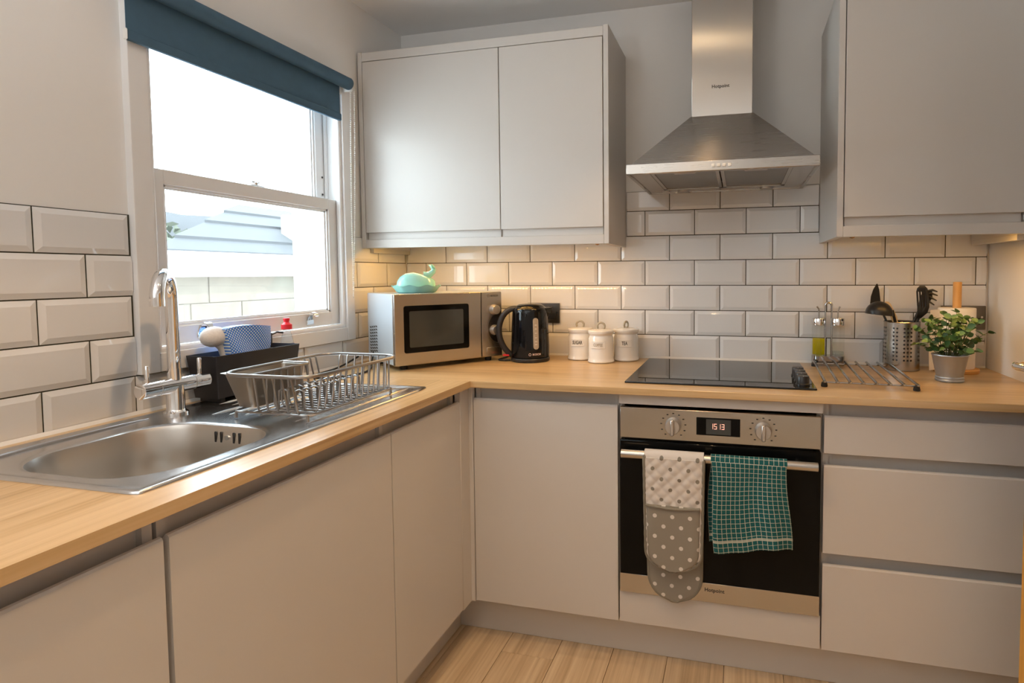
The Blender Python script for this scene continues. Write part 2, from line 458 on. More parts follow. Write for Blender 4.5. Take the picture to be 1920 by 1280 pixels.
for row in range(1, 6):
    jl = -1.432 if row % 2 else -1.331
    jr = -.445 if row in (1, 3) else (-.347 if row != 5 else -.406)
    lay(wl, 'y', -2.34, -1.2275, row, jl, zlo=W+.001)
    if row == 1:
        lay(wl, 'y', -1.2295, -.85, row, -1.2315, zlo=W+.001); lay(wl, 'y', -.848, -.002, row, jr, zlo=W+.001)
    else: lay(wl, 'y', -.383, -.002, row, jr, zhi=1.416)
MB().box((-.008, -2.342, W-.02), (-.0052, -1.226, 1.4205)).box((-.008, -1.226, W-.02), (-.0052, 0, 1.012)).box((-.008, -.385, 1.012), (-.0052, 0, 1.4175)).build('grout', 'grout', wl, smooth=False)

# ------------------------------------------------------------------ window
win = thing('window_1', None, None, (0, -.81, 1.0)); win['kind'] = 'structure'
AY0, AY1, AZ0, AZ1 = -1.2265, -.388, 1.0135, 1.995
IY0, IY1, IZ0, IZ1 = -1.176, -.434, 1.064, 1.950
def archi(a, b): return MB().box(a, b, .003, 2)
archi((-.01, AY0, AZ0), (.014, IY0, AZ1)).build('architrave', 'white_gloss', win)
archi((-.01, IY1, AZ0), (.014, AY1, AZ1)).build('architrave', 'white_gloss', win)
archi((-.01, IY0, AZ0), (.013, IY1, IZ0)).build('architrave', 'white_gloss', win)
archi((-.01, IY0, IZ1), (.013, IY1, AZ1)).build('architrave', 'white_gloss', win)
MB().box((-.2, OY0, OZ0), (-.009, OY0+.011, OZ1)).box((-.2, OY1-.011, OZ0), (-.009, OY1, OZ1)).box((-.2, OY0, OZ0), (-.009, OY1, OZ0+.012)).box((-.2, OY0, OZ1-.011), (-.009, OY1, OZ1)).build('jamb', 'white_gloss', win, smooth=False)
for (a, b) in (((-.016, IY0-.002, IZ0), (.006, IY0+.014, IZ1)), ((-.016, IY1-.014, IZ0), (.006, IY1+.002, IZ1)), ((-.016, IY0, IZ0-.002), (.006, IY1, IZ0+.014))):
    MB().box(a, b, .006, 3).build('staff_bead', 'white_gloss', win)
for (a, b) in (((-.066, OY0+.01, OZ0), (-.058, OY0+.024, OZ1)), ((-.066, OY1-.024, OZ0), (-.058, OY1-.01, OZ1))):
    MB().box(a, b, .002).build('parting_bead', 'white_gloss', win)
def sash(name, x0, x1, z0, z1, top, bot):
    y0, y1, st = -1.168, -.438, .047
    m = MB().box((x0, y0, z0), (x1, y0+st, z1), .002).box((x0, y1-st, z0), (x1, y1, z1), .002)
    m.box((x0, y0+st-.002, z1-top), (x1, y1-st+.002, z1), .002).box((x0, y0+st-.002, z0), (x1, y1-st+.002, z0+bot), .002)
    s = m.build(name, 'white_gloss', win)
    gy0, gy1, gz0, gz1 = y0+st, y1-st, z0+bot, z1-top; xm = (x0+x1)/2
    # stepped glazing moulding
    for w, x in ((.006, x1-.006), (.011, x1-.013)):
        MB().box((xm, gy0-.001, gz0), (x, gy0+w, gz1)).box((xm, gy1-w, gz0), (x, gy1+.001, gz1)).box((xm, gy0, gz0-.001), (x, gy1, gz0+w)).box((xm, gy0, gz1-w), (x, gy1, gz1+.001)).build('glazing_bead', 'white_gloss', s, smooth=False)
    MB().box((xm-.002, gy0, gz0), (xm+.002, gy1, gz1)).build('pane', 'pane', s, smooth=False)
    return s
low = sash('lower_sash', -.058, -.018, 1.078, 1.553, .040, .050)
upp = sash('upper_sash', -.108, -.068, 1.515, 1.953, .045, .038)
def lift(y):
    m = MB().box((-.0185, y-.017, 1.088), (-.0145, y+.017, 1.106), .0015)
    prof = [(-.016, 1.104), (-.0145, 1.116), (-.010, 1.126), (-.002, 1.131), (.007, 1.128), (.013, 1.120)]
    m.loft([[Vector((x, y+s*w, z+o)) for s, o in ((-1, -.002), (1, -.002), (1, .002), (-1, .002))] for (x, z), w in zip(prof, (.014, .0095, .0085, .009, .010, .007))])
    return m.build('sash_lift', 'chrome', low, plabel='chrome hook sash lift')
lift(-1.025); lift(-.60)
MB().box((-.052, -.83, 1.553), (-.024, -.775, 1.558), .002).lathe([(.009, 1.558), (.009, 1.566), (.004, 1.57)], (-.038, -.80, 0), 14).box((-.044, -.815, 1.566), (-.034, -.76, 1.571), .002).build('sash_fastener', 'chrome', low, plabel='metal sash fastener')
for z in (1.64, 1.575):
    MB().tube([(-.067, -.455, z), (-.0655, -.455, z)], .004, 10).build('screw_hole', 'black_plastic', upp)
MB().box((-.24, OY0-.03, OZ0-.05), (-.12, OY1+.03, OZ0), .004).build('sill', 'white_gloss', win)

# roller blind
bl = thing('roller_blind', 'dark slate blue roller blind rolled almost up over the sash window', 'blind', (.045, -.84, 1.845))
BT = (.047, 1.988)
m = MB().tube([(BT[0], -1.246, BT[1]), (BT[0], -1.244, BT[1]), (BT[0], -.436, BT[1]), (BT[0], -.433, BT[1])], [.018, .0225, .0225, .019], 28); m.build('tube', 'blind', bl)
MB().box((.0245, -1.236, 1.868), (.0262, -.462, 1.990)).build('fabric', 'blind', bl, smooth=False)
bb = MB().box((.019, -1.236, 1.845), (.0315, -.459, 1.872), .004, 2).build('bottom_bar', 'blind', bl)
MB().box((.0185, -1.2405, 1.8445), (.032, -1.2355, 1.8725), .003).build('end_cap', 'white_plastic', bb)
for y in (-1.252, -.428):
    MB().box((.014, y-.0025, 1.962), (.058, y+.0025, 2.012), .004).build('bracket', 'white_plastic', bl)
ch = MB()
def strand(p, q, bow):
    p, q = Vector(p), Vector(q); n = int((q-p).length/.0078)
    pts = []
    for i in range(n+1):
        t = i/n; c = p.lerp(q, t) + Vector((0, bow*math.sin(math.pi*t), 0)); pts.append(c)
        bm = bmesh.new(); bmesh.ops.create_icosphere(bm, subdivisions=1, radius=.0029)
        for v in bm.verts: v.co += c
        ch.addbm(bm)
    ch.tube(pts[::6]+[pts[-1]], .0006, 5)
strand((.047, -.426, 1.965), (.03, -.418, 1.178), -.004); strand((.047, -.404, 1.978), (.03, -.418, 1.178), .006)
ch.build('bead_chain', 'white_plastic', bl, plabel='white beaded pull chain', kind='stuff')

# ------------------------------------------------------------------ fitted units
def TB(a, d, z): return (a, -d, z)          # back run: along x, depth towards -y
def TL(a, d, z): return (d, a, z)           # left run: along y, depth towards +x
def tbox(m, T, a0, a1, d0, d1, z0, z1, c=0):
    p, q = T(a0, d0, z0), T(a1, d1, z1)
    return m.box([min(p[i], q[i]) for i in range(3)], [max(p[i], q[i]) for i in range(3)], c)
DF = .606         # door face
def front(T, a0, a1, z0, z1, j=True):
    ax = 'x' if T is TB else 'y'; s = -1 if T is TB else 1
    b = DF-.021
    if j: poly = [(b, z0), (DF-.001, z0), (DF, z0+.001), (DF, z1-.005), (DF-.003, z1-.001), (DF-.008, z1), (b+.005, z1-.010), (b, z1-.024)]
    else: poly = [(b, z0), (DF-.001, z0), (DF, z0+.001), (DF, z1-.001), (DF-.001, z1), (b, z1)]
    return MB().prism([(s*d, z) for d, z in poly], ax, a0, a1)
def unit(name, label, T, a0, a1, fronts, rails, g=.0018, cat='cabinet'):
    mid = TB((a0+a1)/2, .3, 0) if T is TB else TL((a0+a1)/2, .3, 0)
    t = thing(name, label, cat, (mid[0], mid[1], .15))
    m = MB(); th = .016
    for x in (a0+.0005, a1-.0005-th): tbox(m, T, x, x+th, .02, DF-.024, .15, W-WT)
    tbox(m, T, a0+th, a1-th, .02, DF-.024, .15, .166); tbox(m, T, a0+th, a1-th, .02, .028, .166, .84)
    m.build('body', 'unit', t, smooth=False)
    for nm, z0, z1, j in fronts: front(T, a0+g, a1-g, z0, z1, j).build(nm, 'unit', t, ang=20)
    for z0, z1 in rails:
        m = MB(); tbox(m, T, a0+g, a1-g, .562, .570, z0, z1); tbox(m, T, a0+g, a1-g, .562, DF-.024, z0, z0+.004)
        m.build('handle_rail', 'unit', t, smooth=False)
    return t
DT, DB = .853, .156
RT = (.812, W-WT)
unit('base_cabinet', 'tall narrow cashmere door of base cabinet between the room corner and the oven', TB, .622, 1.1195, [('door', DB, DT, True)], [RT])
unit('base_cabinet', 'narrow left-run base cabinet beside the corner post, below the end of the drainer', TL, -1.046, -.668, [('door', DB, DT, True)], [RT])
unit('base_cabinet', 'wide cashmere base cabinet under the sink bowl and drainer', TL, -1.648, -1.046, [('door', DB, DT, True)], [RT])
unit('base_cabinet', 'base cabinet under the bare worktop at the bowl end of the sink', TL, -2.27, -1.654, [('door', DB, DT, True)], [RT])
unit('drawer_unit', 'three-drawer cashmere base unit right of the oven', TB, 1.7255, 2.326,
     [('drawer_front', .742, DT, True), ('drawer_front', .447, .708, True), ('drawer_front', DB, .414, True)], [RT, (.672, .740), (.378, .445)], cat='drawers')
hs = thing('oven_housing', 'cashmere housing panels above and below the built-in oven', 'cabinet', (1.422, -.3, .15))
m = MB()
for x in (1.1205, 1.7085): tbox(m, TB, x, x+.016, .02, .582, .15, W-WT)
tbox(m, TB, 1.1365, 1.7085, .02, .582, .15, .166); m.build('body', 'unit', hs, smooth=False)
front(TB, 1.1225, 1.7228, .858, W-WT, False).build('top_panel', 'unit', hs)
front(TB, 1.1225, 1.7228, DB, .257, False).build('bottom_panel', 'unit', hs)
MB().box((.585, -.666, .15), (.606, -.604, W-WT), .002).box((.585, -.606, .15), (.6205, -.585, W-WT), .002).build('corner_post', 'unit', label='slim corner post where the two cabinet runs meet', cat='corner post')
MB().box((.508, -.518, 0), (2.335, -.503, .148), .002).build('plinth', 'unit', label='long plinth board under the oven, corner cabinet and drawers', cat='plinth')
MB().box((.503, -2.27, 0), (.518, -.5195, .148), .002).build('plinth', 'unit', label='plinth board under the sink run of cabinets', cat='plinth')
MB().box((2.328, -.606, 0), (2.3595, -.58, W-WT), .001).build('filler_strip', 'unit', label='narrow filler strip between drawer unit and right wall', cat='filler')

# worktops
SX0, SX1, SY0, SY1 = .048, .556, -1.655, -.772       # sink outline
BCX, BCY, BHX, BHY, BR = .322, -1.440, .172, .168, .105   # bowl
WF = .636
MB().box((.0, -WF, W-WT), (XR-.001, -.0005, W), .0015).build('worktop', 'worktop_x', label='light oak worktop along the tiled back wall under the hob', cat='worktop', smooth=False)
m = MB()
cx0, cx1, cy0, cy1 = BCX-BHX-.008, BCX+BHX+.008, BCY-BHY-.008, BCY+BHY+.008
y0, y1 = -2.30, -WF-.0004
WL = .629
m.box((0.0005, y0, W-WT), (WL, cy0, W)).box((0.0005, cy1, W-WT), (WL, y1, W)).box((0.0005, cy0, W-WT), (cx0, cy1, W)).box((cx1, cy0, W-WT), (WL, cy1, W))
m.build('worktop', 'worktop_y', label='light oak worktop holding the steel sink under the window', cat='worktop', smooth=False)

# wall cabinets
def wall_unit(label, x0, x1, depth, z0, z1, splits, sensor_x, m_, tz):
    t = thing('wall_cabinet', label, 'cabinet', ((x0+x1)/2, -depth/2, z0))
    pt = .019; f = depth
    MB().box((x0+pt, -f+.022, z0+.035), (x1-pt, .006, z1-.002)).build('body', m_, t, smooth=False)
    MB().box((x0, -f, z0), (x0+pt, .006, z1+.004), .0012).build('end_panel', m_, t); MB().box((x1-pt, -f, z0), (x1, .006, z1+.004), .0012).build('end_panel', m_, t)
    MB().box((x0+pt, -f, z1-.034), (x1-pt, -f+.03, z1), .001).build('cornice', m_, t)
    MB().box((x0+pt, -f, z0), (x1-pt, -f+.018, z0+.034), .001).build('pelmet', m_, t)
    for a, b in zip(splits[:-1], splits[1:]):
        MB().box((a+.0016, -f-.0015, z0+.062), (b-.0016, -f+.019, z1-.0365), .0012).build('door', m_, t)
        MB().box((a+.004, -f+.012, z0+.0345), (b-.004, -f+.024, z0+.064)).build('handle_rail', m_, t, smooth=False)
    xa = x0+.001 if x0 < .1 else x1-pt+.001
    MB().box((xa, -f+.05, z0-.017), (xa+pt-.002, .0, z0+.002)).build('wall_batten', m_, t, smooth=False)
    # LED tape under the cabinet, behind the pelmet
    lt = MB().box((x0+.09, -f+.042, z0+.0135), (x1-.06, -f+.054, z0+.036)).build('led_tape', 'led_tape', t, smooth=False)
    n = int((x1-x0-.15)/.0165); mb = MB()
    for i in range(n):
        x = x0+.095+i*.0165
        mb.add([(x, -f+.045, z0+.0130), (x+.0045, -f+.045, z0+.0130), (x+.0045, -f+.051, z0+.0130), (x, -f+.051, z0+.0130)], [(0, 3, 2, 1)])
    mb.build('led', 'led', lt, smooth=False, recalc=False, kind='stuff', plabel='row of warm white light dots')
    MB().lathe([(.014, .035), (.014, .022), (.012, .012), (.007, .005), (.001, .003)], (sensor_x, -f+.075, z0-.004), 20).build('sensor', 'sensor', t, plabel='small brown dome sensor')
    return t
wall_unit('pale grey double-door wall cabinet in the corner beside the window', .001, 1.028, .318, 1.374, 2.148, [.021, .607, 1.008], .965, 'unit', False)
wall_unit('cashmere wall cabinet right of the cooker hood, lit warmly from below', 1.783, 2.318, .405, 1.376, 2.152, [1.803, 2.297], 1.842, 'unit', False)

# ------------------------------------------------------------------ cooker hood
hx0, hx1, hy, hz = 1.124, 1.722, -.49, 1.588
hood = thing('cooker_hood', 'stainless steel pyramid chimney hood above the hob', 'cooker hood', (1.423, -.25, hz))
MB().box((1.3165, -.246, 1.822), (1.5275, .004, CEIL-.001), .002).build('chimney', 'steel_vertical', hood)
b0 = [(hx0+.012, hy+.014), (hx1-.012, hy+.014), (hx1-.012, .004), (hx0+.012, .004)]; t0 = [(1.3135, -.249), (1.5305, -.249), (1.5305, .004), (1.3135, .004)]
MB().loft([[Vector((x, y, 1.6205)) for x, y in b0], [Vector((x, y, 1.823)) for x, y in t0]]).build('canopy', 'steel_hood', hood, smooth=False)
# rim frame: front lip, side lips, back lip
m = MB().box((hx0, hy, hz), (hx1, hy+.012, 1.621), .002).box((hx0, hy+.010, hz), (hx0+.012, .004, 1.621), .002).box((hx1-.012, hy+.010, hz), (hx1, .004, 1.621), .002).box((hx0+.01, -.008, hz), (hx1-.01, .004, 1.621))
m.build('front_panel', 'steel_hood', hood)
m = MB()
fx0, fx1, fy0, fy1 = hx0+.075, hx1-.075, hy+.03, -.085
outer = [(hx0+.012, hy+.012), (hx1-.012, hy+.012), (hx1-.012, -.008), (hx0+.012, -.008)]; inner = [(fx0, fy0), (fx1, fy0), (fx1, fy1), (fx0, fy1)]
m.loft([[Vector((x, y, hz+.004)) for x, y in outer], [Vector((x, y, hz+.002)) for x, y in inner], [Vector((x, y, hz+.016)) for x, y in inner]], False, False).build('underside', 'steel', hood, smooth=False)
P('filter_mesh', (.30, .29, .27), .45, 1, var=.1, bump=.6, bscale=700)
for a, b in ((fx0, 1.421), (1.425, fx1)):
    f_ = MB().box((a, fy0, hz+.009), (b, fy1, hz+.014)).build('filter', 'filter_mesh', hood, smooth=False)
    MB().box((a, fy0, hz+.004), (a+.012, fy1, hz+.010)).box((b-.012, fy0, hz+.004), (b, fy1, hz+.010)).box((a, fy0, hz+.004), (b, fy0+.012, hz+.010)).box((a, fy1-.012, hz+.004), (b, fy1, hz+.010)).build('filter_frame', 'steel', f_, smooth=False)
    mx = (a+b)/2
    MB().box((mx-.035, fy0+.014, hz+.003), (mx+.035, fy0+.03, hz+.0095), .002).build('filter_latch', 'knob_grey', f_)
for x in (1.27, 1.585):
    MB().lathe([(.024, 0), (.026, .004), (.026, .01)], (x, -.05, hz-.003), 24).build('lamp', 'steel_dull', hood)
for i in range(4):
    x = 1.404 + i*.017
    MB().box((x-.0055, hy-.003, 1.599), (x+.0055, hy+.002, 1.609), .0012).build('button', 'white_plastic', hood)
text('Hotpoint', .0165).xf(FRONT(1.4175, -.2465, 1.924)).build('lettering', 'ink', hood, smooth=False)

# ------------------------------------------------------------------ oven
ov = thing('oven', 'stainless and black glass built-in oven below the hob', 'oven', (1.422, -.3, .26))
ox0, ox1 = 1.1265, 1.7185
tbox(MB(), TB, 1.145, 1.70, .05, .583, .27, .845).build('body', 'steel_dull', ov, smooth=False)
cp = MB().box((ox0, -.612, .753), (ox1, -.584, .850), .002).build('control_panel', 'steel', ov)
def oknob(x):
    k = MB().tube([(x, -.612, .800), (x, -.616, .800), (x, -.634, .800), (x, -.636, .800)], [.025, .0235, .0225, .021], 30).build('knob', 'knob_grey', ov)
    MB().box((x-.0055, -.648, .776), (x+.0055, -.634, .824), .0025).build('grip', 'knob_grey', k)
    mm = MB()
    for a in range(-140, 141, 28):
        c, s = math.sin(R(a)), math.cos(R(a)); p = Vector((x+.037*c, -.6122, .8+.037*s))
        mm.box(p-Vector((.0028, .0002, .0016)), p+Vector((.0028, .0002, .0016)))
    mm.build('dial_marks', 'ink', cp, smooth=False, kind='stuff')
oknob(1.293); oknob(1.558)
dp = MB().box((1.363, -.6135, .776), (1.492, -.60, .830), .001).build('display', 'black_glass', ov)
MB().box((1.392, -.6140, .780), (1.465, -.6130, .826)).build('screen', 'dark_window', dp, smooth=False)
SEG = {'a': ((0, 1), (1, 1)), 'b': ((1, 1), (1, .5)), 'c': ((1, .5), (1, 0)), 'd': ((0, 0), (1, 0)), 'e': ((0, 0), (0, .5)), 'f': ((0, .5), (0, 1)), 'g': ((0, .5), (1, .5))}
m = MB()
for X, segs in ((1.4055, 'bc'), (1.4165, 'afgcd'), (1.4275, 'bc'), (1.4385, 'abgcd')):
    for sg in segs:
        (x0, z0), (x1, z1) = SEG[sg]; w_, h_ = .0066, .0150
        m.box((X+min(x0, x1)*w_-.0006, -.6148, .7970+min(z0, z1)*h_-.0006), (X+max(x0, x1)*w_+.0006, -.6139, .7970+max(z0, z1)*h_+.0006))
m.build('clock_digits', 'digits', dp, smooth=False, plabel='glowing clock digits 15 13')
dr = MB().box((ox0, -.618, .262), (ox1, -.586, .748), .002).build('door', 'black_glass', ov)
MB().box((ox0, -.6195, .2625), (ox1, -.6178, .322), .0006).build('bottom_strip', 'steel', dr)
hb = MB().tube([(1.139, -.655, .716), (1.1395, -.655, .716), (1.7055, -.655, .716), (1.706, -.655, .716)], [.011, .013, .013, .011], 24).build('handle', 'steel', dr)
for x in (1.19, 1.655): MB().tube([(x, -.616, .716), (x, -.65, .716)], .008, 14).build('handle_post', 'steel', hb)
text('Hotpoint', .0160).xf(FRONT(1.419, -.6197, .301)).build('lettering', 'ink', dr, smooth=False)

# oven glove and towel
def drape(x0, x1, ztop, zbot, yf, taper=0, round_=0.0, bulge=.004, amp=.0, quilt=0, nu=28, nv=60, seedp=0.0, skew=0.0, thick=.007):
    """closed cloth panel hanging in front plane yf; returns MB with uv"""
    m = MB()
    def w(u, v):
        xc = (x0+x1)/2 + skew*v; hw = (x1-x0)/2*(1-taper*v)
        L = ztop-zbot; d = v*L
        if round_ and L-d < round_:
            q = (round_-(L-d))/round_; hw *= math.sqrt(max(.0, 1-q**2.4)) if q < 1 else 0
            hw = max(hw, .012)
        return xc + (2*u-1)*hw
    def off(u, v):
        x = w(u, v); z = ztop-v*(ztop-zbot)
        e = min(1, 8*min(u, 1-u)); o = bulge*math.sqrt(e)
        o += amp*math.sin(u*9+seedp+v*2.5)*v
        if quilt:
            a = ((x-x0)+(z-ztop))/quilt; b = ((x-x0)-(z-ztop))/quilt
            o += .0045*math.sqrt(abs(math.sin(math.pi*a)*math.sin(math.pi*b)))
        return o
    m.grid(lambda u, v: Vector((w(u, v), yf-off(u, v), ztop-v*(ztop-zbot))), nu, nv, lambda u, v: (w(u, v)-x0, -v*(ztop-zbot)))
    m.grid(lambda u, v: Vector((w(u, v), yf+thick, ztop-v*(ztop-zbot))), nu, nv, lambda u, v: (w(u, v)-x0, -v*(ztop-zbot)))
    n1 = (nu+1)*(nv+1)
    for j in range(nv):
        for i, fl_ in ((0, 0), (nu, 1)):
            a, b = j*(nu+1)+i, (j+1)*(nu+1)+i; m.f.append((a, b, b+n1, a+n1))
    for i in range(nu):
        for j in (0, nv):
            a = j*(nu+1)+i; m.f.append((a, a+1, a+1+n1, a+n1))
    m.outline = [Vector((w(0, v/40), yf-off(0, v/40)+.002, ztop-v/40*(ztop-zbot))) for v in range(41)] + [Vector((w(u/10, 1), yf-off(u/10, 1)+.002, zbot)) for u in range(1, 10)] + [Vector((w(1, v/40), yf-off(1, v/40)+.002, ztop-v/40*(ztop-zbot))) for v in range(40, -1, -1)]
    return m
gl = thing('oven_glove', 'grey spotted double oven glove with quilted white palm hung on the oven handle', 'oven glove', (1.298, -.66, .266))
HZ, HY, HR = .716, -.655, .0145
m = drape(1.2125, 1.3885, HZ, .376, HY-HR-.003, taper=.07, round_=.06, quilt=.036, nu=44, nv=90)
ol = m.outline; qp = m.build('quilted_palm', 'glove_quilt', gl, ang=80)
MB().tube(ol, .0052, 8).build('edge_binding', 'glove_trim', qp)
m = drape(1.2205, 1.3795, .576, .379, HY-HR-.0105, taper=.06, round_=.06, bulge=.005, nu=30, nv=50, thick=.004)
pk = m.build('front_pocket', 'glove_pocket', gl, ang=80)
MB().tube([(1.2195+t*.16, HY-HR-.0165-.002*math.sin(t*math.pi), .576-.006*math.sin(t*math.pi)) for t in [i/10 for i in range(11)]], .0042, 8).build('pocket_binding', 'glove_trim', pk)
m = drape(1.2145, 1.3875, HZ, .266, HY+HR+.001, taper=.09, round_=.085, bulge=.004, nu=30, nv=70, thick=.004)
ol = m.outline; bp = m.build('back_pocket', 'glove_pocket', gl, ang=80)
MB().tube(ol, .0052, 8).build('edge_binding', 'glove_trim', bp)
def over(x0, x1, r0, mat, nm, par, th=.005):
    m = MB()
    for q, r in enumerate((r0, r0+th)):
        m.grid(lambda u, v: Vector((x0+u*(x1-x0), HY-r*math.cos(math.pi*v), HZ+r*math.sin(math.pi*v))), 20, 12, lambda u, v: (u*(x1-x0), v*.045))
    return m.build(nm, mat, par, ang=80)
over(1.2125, 1.3885, HR, 'glove_quilt', 'fold', gl)
tw = thing('tea_towel', 'teal tea towel with white check lines draped on the oven handle', 'tea towel', (1.52, -.66, .455))
def towel(x0, x1, zb, yf, sk, seedp, side):
    m = MB(); L = HZ-zb
    def pos(u, v):
        x = x0+u*(x1-x0)+sk*v + .004*math.sin(v*5+u*3+seedp)
        wav = .008*math.sin(u*8.5+seedp+v)*(v**.7) + .004*math.sin(u*17+2*seedp)*v
        zz = HZ - v*(L + .012*math.sin(u*5.0+seedp) - .010*u)
        return Vector((x, yf-wav*side-.012*v*(1 if side > 0 else 0), zz))
    m.grid(pos, 40, 60, lambda u, v: (u*(x1-x0)*1.03, -v*L))
    return m
def frayed(m, nm):
    o = m.build(nm, 'towel_check', tw, ang=80, recalc=False)
    sm = o.modifiers.new('thickness', 'SOLIDIFY'); sm.thickness = .0022; sm.offset = 0; return o
frayed(towel(1.4085, 1.622, .462, HY-HR-.0025, .014, .6, 1), 'front_fall')
frayed(towel(1.4055, 1.608, .474, HY+HR+.002, -.004, 2.2, -1), 'back_fall')
over(1.4085, 1.622, HR, 'towel_check', 'fold', tw, .0025)

# ------------------------------------------------------------------ hob and trivet
hob = thing('hob', 'black glass electric hob with four side knobs', 'hob', (1.42, -.305, W))
MB().box((1.131, -.560, W), (1.713, -.048, W+.006), .0022, 2).build('glass_top', 'hob_glass', hob)
for y in (-.503, -.449, -.395, -.341):
    k = MB().lathe([(.021, 0), (.021, .004), (.019, .006), (.0185, .026), (.017, .028)], (1.678, y, W+.006), 28).build('knob', 'black_plastic', hob)
    MB().box((1.677, y-.018, W+.0338), (1.679, y-.004, W+.0345)).build('pointer', 'knob_grey', k, smooth=False)

tv = thing('trivet', 'chrome rod pan trivet on black feet beside the hob', 'trivet', (1.878, -.28, W), R(-2.5), local=True)
for i in range(8):
    x = -.127 + i*.0363
    MB().tube([(x, -.236, .019), (x, -.2345, .019), (x, .2035, .019), (x, .205, .019)], [.003, .0042, .0042, .003], 12).build('rod', 'rod_steel', tv)
for y in (-.208, .178): MB().tube([(-.133, y, .0125), (.133, y, .0125)], .0026, 8).build('cross_bar', 'rod_steel', tv)
for x in (-.127, .127):
    for y in (-.214, .185): MB().lathe([(.009, 0), (.010, .004), (.008, .0135), (.004, .0145)], (x, y, 0), 16).build('foot', 'rubber', tv)

# ------------------------------------------------------------------ sink
sk = thing('sink', 'stainless steel inset sink with one bowl and ridged drainer', 'sink', (.30, -1.21, W))
N = 120; z0 = W
angs = sorted([2*math.pi*i/N for i in range(N)] + [math.atan2(y-BCY, x-BCX) % (2*math.pi) for x in (SX0+.012, SX1-.012) for y in (SY0+.012, SY1-.012)])
def ray_rr(a, cx, cy, hx, hy, r):
    d = Vector((math.cos(a), math.sin(a))); lo, hi = 0, 2.0
    ox, oy = BCX-cx, BCY-cy
    for _ in range(40):
        t = (lo+hi)/2; x, y = abs(ox+d.x*t), abs(oy+d.y*t)
        qx, qy = x-(hx-r), y-(hy-r)
        sd = math.hypot(max(qx, 0), max(qy, 0)) + min(max(qx, qy), 0) - r
        if sd < 0: lo = t
        else: hi = t
    return (BCX+d.x*lo, BCY+d.y*lo)
scx, scy, shx, shy = (SX0+SX1)/2, (SY0+SY1)/2, (SX1-SX0)/2, (SY1-SY0)/2
def lp(e, z, outer=True, r=.012):
    if outer: return [Vector((*ray_rr(a, scx, scy, shx-e, shy-e, max(.003, r-e)), z)) for a in angs]
    return [Vector((*ray_rr(a, BCX, BCY, BHX-e, BHY-e, BR-e*.5), z)) for a in angs]
m = MB()
m.loft([lp(0, z0+.0003), lp(.001, z0+.004), lp(.004, z0+.0055), lp(.010, z0+.005), lp(.016, z0+.0022), lp(.03, z0+.0018), lp(-.012, z0+.0018, False), lp(-.006, z0+.0012, False), lp(0, z0-.002, False)], False, False)
deck = m.build('deck', 'steel_sink', sk, ang=60)
m = MB(); m.loft([lp(0, z0-.002, False), lp(.004, z0-.012, False), lp(.010, z0-.07, False), lp(.016, z0-.125, False), lp(.026, z0-.146, False), lp(.045, z0-.154, False), lp(.09, z0-.156, False), lp(.125, z0-.158, False)], False, True)
bowl = m.build('bowl', 'steel_bowl', sk, ang=70)
MB().lathe([(.040, 0), (.038, .003), (.028, .001), (.02, -.002)], (BCX, BCY, z0-.157), 28).build('drain', 'chrome', bowl)
oy = BCY+BHY-.0035
for dx in (-.034, -.018, .018, .034):
    MB().box((.33+dx-.0035, oy-.004, z0-.040), (.33+dx+.0035, oy-.001, z0-.014), .0015).build('overflow_slot', 'black_plastic', bowl)
MB().tube([(.33, oy-.005, z0-.027), (.33, oy+.001, z0-.027)], .006, 14).build('overflow_screw', 'chrome', bowl)
for i in range(10):
    x = .115 + i*.043; ys, ye = -1.235 + .05*math.sin((i+.5)/10*math.pi), -.80
    if x < .16: ys = -1.10
    pts = [Vector((x, ys + (ye-ys)*t/12, z0+.0015)) for t in range(13)]
    MB().tube(pts, [.0015]+[.0046]*11+[.0015], 10, sx=1.3).build('drainer_ridge', 'steel_sink', deck)
MB().tube([(.135, -1.62, z0+.0025), (.10, -1.60, z0+.0035), (.088, -1.50, z0+.0035), (.085, -1.35, z0+.003), (.085, -1.27, z0+.0015)], [.003, .005, .005, .004, .002], 10).build('rim_moulding', 'steel_sink', deck)

# tap
tx, ty = .103, -1.214
tap = thing('mixer_tap', 'chrome swan-neck mixer tap behind the sink bowl', 'tap', (tx, ty, z0+.002))
MB().lathe([(.027, 0), (.027, .006), (.022, .010), (.020, .014), (.020, .075)], (tx, ty, z0+.002), 30).build('base', 'chrome', tap)
bz = .990
br = MB().tube([(tx, ty-.088, bz), (tx, ty-.087, bz), (tx, ty+.087, bz), (tx, ty+.088, bz)], [.0175, .0192, .0192, .0175], 30).build('cross_body', 'chrome', tap)
for s in (-1, 1):
    MB().tube([(tx, ty+s*.045, bz), (tx, ty+s*.0465, bz)], .0196, 30).build('collar', 'steel_dull', br)
    MB().tube([(tx, ty+s*.069, bz+.015), (tx, ty+s*.069, bz+.058), (tx, ty+s*.069, bz+.060)], [.0052, .0052, .004], 14).build('lever', 'chrome', tap)
dirv = Vector((.62, -.785, 0)).normalized(); rad = .062
pts = [Vector((tx, ty, bz)), Vector((tx, ty, bz+.1)), Vector((tx, ty, 1.208))]
for i in range(1, 15):
    a = math.pi*i/14*.97; pts.append(Vector((tx, ty, 1.208)) + dirv*(rad-rad*math.cos(a)) + Vector((0, 0, rad*math.sin(a))))
pts.append(pts[-1] + Vector((0, 0, -.012)))
MB().tube(pts, .0142, 20).build('spout', 'chrome', tap)
e = pts[-1]; MB().tube([e+Vector((0, 0, .012)), e+Vector((0, 0, -.006))], .0150, 20).build('aerator', 'chrome', tap)
MB().tube([(tx, ty, bz+.016), (tx, ty, bz+.044)], .0155, 20).build('spout_collar', 'chrome', tap)

